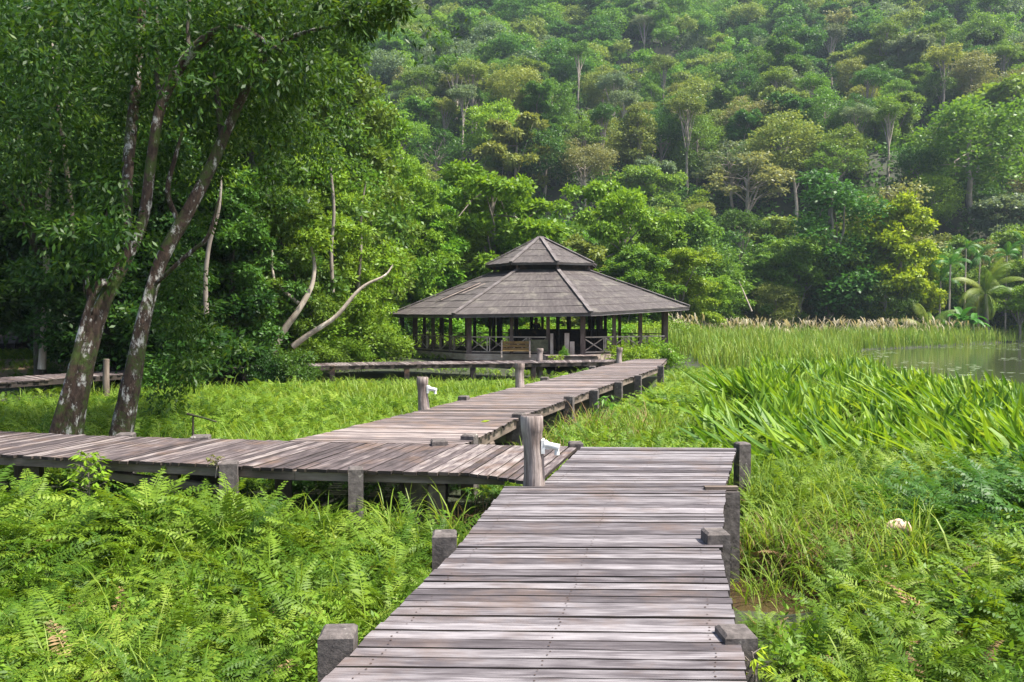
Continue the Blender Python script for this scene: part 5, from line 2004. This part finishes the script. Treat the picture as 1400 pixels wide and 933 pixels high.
# leaf litter and weeds on the bank under the left wood
x, y = sample(r, 2600, -32, -3, 24, 46)
ok = ~on_deck(x, y, .1)
x, y = x[ok], y[ok]
nz_ = vnoise(x, y, 4, 18)
wv_ = nz_ > .5
P = np.stack([x, y, gz(x, y)], 1)[wv_]
V, U = scatter(fern_far, np.repeat(P, 4, 0) + r.normal(size=(len(P) * 4, 3)) * [.3, .3, .02], r.random(len(P) * 4) * 6.3, r.normal(size=len(P) * 4) * .2, r.uniform(.3, .6, len(P) * 4), r)
veg("weeds", [(V, U)], M['fern'], "low weeds growing on the bank under the left wood", "weeds")

# ------------------------------------------------------------------ small single things
def sapling(x, y, z0, h, n, label, name="sapling", tint='yellow-green', L=.085, Wd=.038, seed=0, spread=.14, cat="plant", lean=0.0):
    rr = np.random.default_rng(seed)
    t = empty(name, (x, y, z0), label, cat)
    b = MB()
    b.tube([(x, y, z0 - .1), (x + lean * .4 + .02, y, z0 + h * .5), (x + lean, y, z0 + h)], [.008, .007, .004], 6)
    P, D, N = [], [], []
    for k in range(n):
        s = .12 + .88 * (k + .5) / n
        a = k * 2.4 + rr.normal() * .3
        p0 = np.array([x + lean * s, y, z0 + h * s])
        rad = spread * (.5 + .6 * math.sin(math.pi * s))
        p1 = p0 + np.array([math.cos(a) * rad, math.sin(a) * rad, rad * .5])
        b.tube([p0, p1], [.004, .002], 5, cap=False)
        for q in range(7):
            f = .35 + .65 * q / 6
            d = np.array([math.cos(a + rr.normal() * 1.0), math.sin(a + rr.normal() * 1.0), -.45 + rr.normal() * .3])
            P.append(p0 + (p1 - p0) * f)
            D.append(d)
            N.append(np.array([0, 0, 1]) + rr.normal(size=3) * .35)
    b.build("stem", M['bark_grey'], t)
    V = leaf_quads(rr, np.array(P), np.array(D), np.array(N), L * rr.uniform(.7, 1.3, len(P)), Wd * rr.uniform(.8, 1.2, len(P)))
    np_obj("leaves", V, quad_faces(len(V) // 4), TINT[tint], t)


p = yp(128, 690, 9.75)
sapling(p[0], 9.62, -.72, .84, 44, "bright young sapling growing up past the left boardwalk's front edge", seed=2, spread=.2, L=.1, Wd=.045)
p = yp(290, 640, 9.38)
sapling(-3.5, 9.36, -.02, .16, 7, "tiny reddish seedling rooted in the left boardwalk's edge post", name="seedling", tint='brownish', seed=3, spread=.09, L=.06)
sapling(2.0, 17.0, -.75, .85, 14, "leafy weed climbing the pile under the pavilion boardwalk", name="weed", tint='bright green', seed=4, spread=.25, L=.2, Wd=.05)
sapling(1.28, 4.2, -.3, .28, 9, "yellow-green sprout against the nearest right corner post", name="sprout", tint='golden', seed=5, spread=.09, L=.07, Wd=.016)
sapling(pxw(760, 35.3), 35.3, -.4, .55, 14, "yellow-green weed beside the banded log post", name="weed", tint='yellow-green', seed=6, spread=.3, L=.16, Wd=.07)
# broken branch frame in the fern field
p = gp(285, 600, -.3)
yb = 12.9
b = MB()
q = [yp(264, 590, yb), yp(264, 570, yb), yp(296, 577, yb), yp(298, 592, yb)]
b.tube([q[0] - [0, 0, .3], q[0], q[1]], [.018, .016, .014], 7, .2)
b.tube([q[1] - [.1, 0, -.05], (q[1] + q[2]) / 2 + [0, 0, .02], q[2]], [.02, .017, .012], 7, .2)
tag(b.build("fallen_branch", M['bark_dark']), "broken brown branch propped up in the fern field behind the boardwalk", "branch")
# pale husk lying among the ferns on the right
p = yp(1228, 729, 8.6)
b = MB()
c = np.array([p[0], 8.6, p[2] + .05])
b.tube([c + [-.13, 0, -.02], c + [-.09, 0, .02], c + [0, 0, .03], c + [.07, 0, .015], c + [.11, 0, -.04], c + [.12, 0, -.09]], [.03, .055, .07, .068, .05, .02], 12, .2)
b.tube([c + [-.13, -.01, -.085], c + [-.07, -.01, -.08], c + [.02, -.01, -.075]], [.02, .032, .02], 9, .2)
tag(b.build("husk", speckle_mat('pale_husk', (.42, .25, .17), (.62, .46, .34), (.3, .16, .1), scale=14)), "pale pinkish broken husk lying among the ferns at right", "husk")
# pale stump below the left walk
p = yp(330, 705, 8.9)
b = MB()
b.tube([(p[0], 8.9, p[2] - .25), (p[0], 8.9, p[2]), (p[0] + .01, 8.9, p[2] + .055)], [.06, .06, .045], 10, .15)
tag(b.build("stump", speckle_mat('pale_stump', (.3, .26, .22), (.5, .46, .42), scale=14)), "small pale stump in the ferns before the left boardwalk", "stump")
# fallen leaf on the pavilion walk
q = gp(657, 577, .008)
V = leaf_quads(r, np.array([q]), np.array([[1, .3, .1]]), np.array([[0, -.2, 1]]), .16, .09)
tag(np_obj("fallen_leaf", np.concatenate([V, V + [.01, .03, .004]]), quad_faces(2), TINT['golden']), "single yellow fallen leaf on the pavilion boardwalk", "leaf")

flush_labels()
# ------------------------------------------------------------------ haze: the air between here and the hill
if HAZE_DENSITY > 0:
    m, n, l, bsdf = new_mat('haze_air')
    n.remove(bsdf)
    pv = n.new("ShaderNodeVolumePrincipled")
    pv.inputs['Density'].default_value = HAZE_DENSITY
    pv.inputs['Color'].default_value = (.70, .84, 1.0, 1)
    pv.inputs['Anisotropy'].default_value = .2
    l.new(pv.outputs[0], n["Material Output"].inputs['Volume'])
    b = MB()
    zt = float(GZ.max()) + 32
    zb = float(GZ.min()) - 1.2
    b.box((0, 280, (zt + zb) / 2), (436, 346, (zt - zb) / 2))
    o = b.build("haze", m)
    tag(o, "thin bluish haze in front of the far hillside", "haze", kind='stuff')
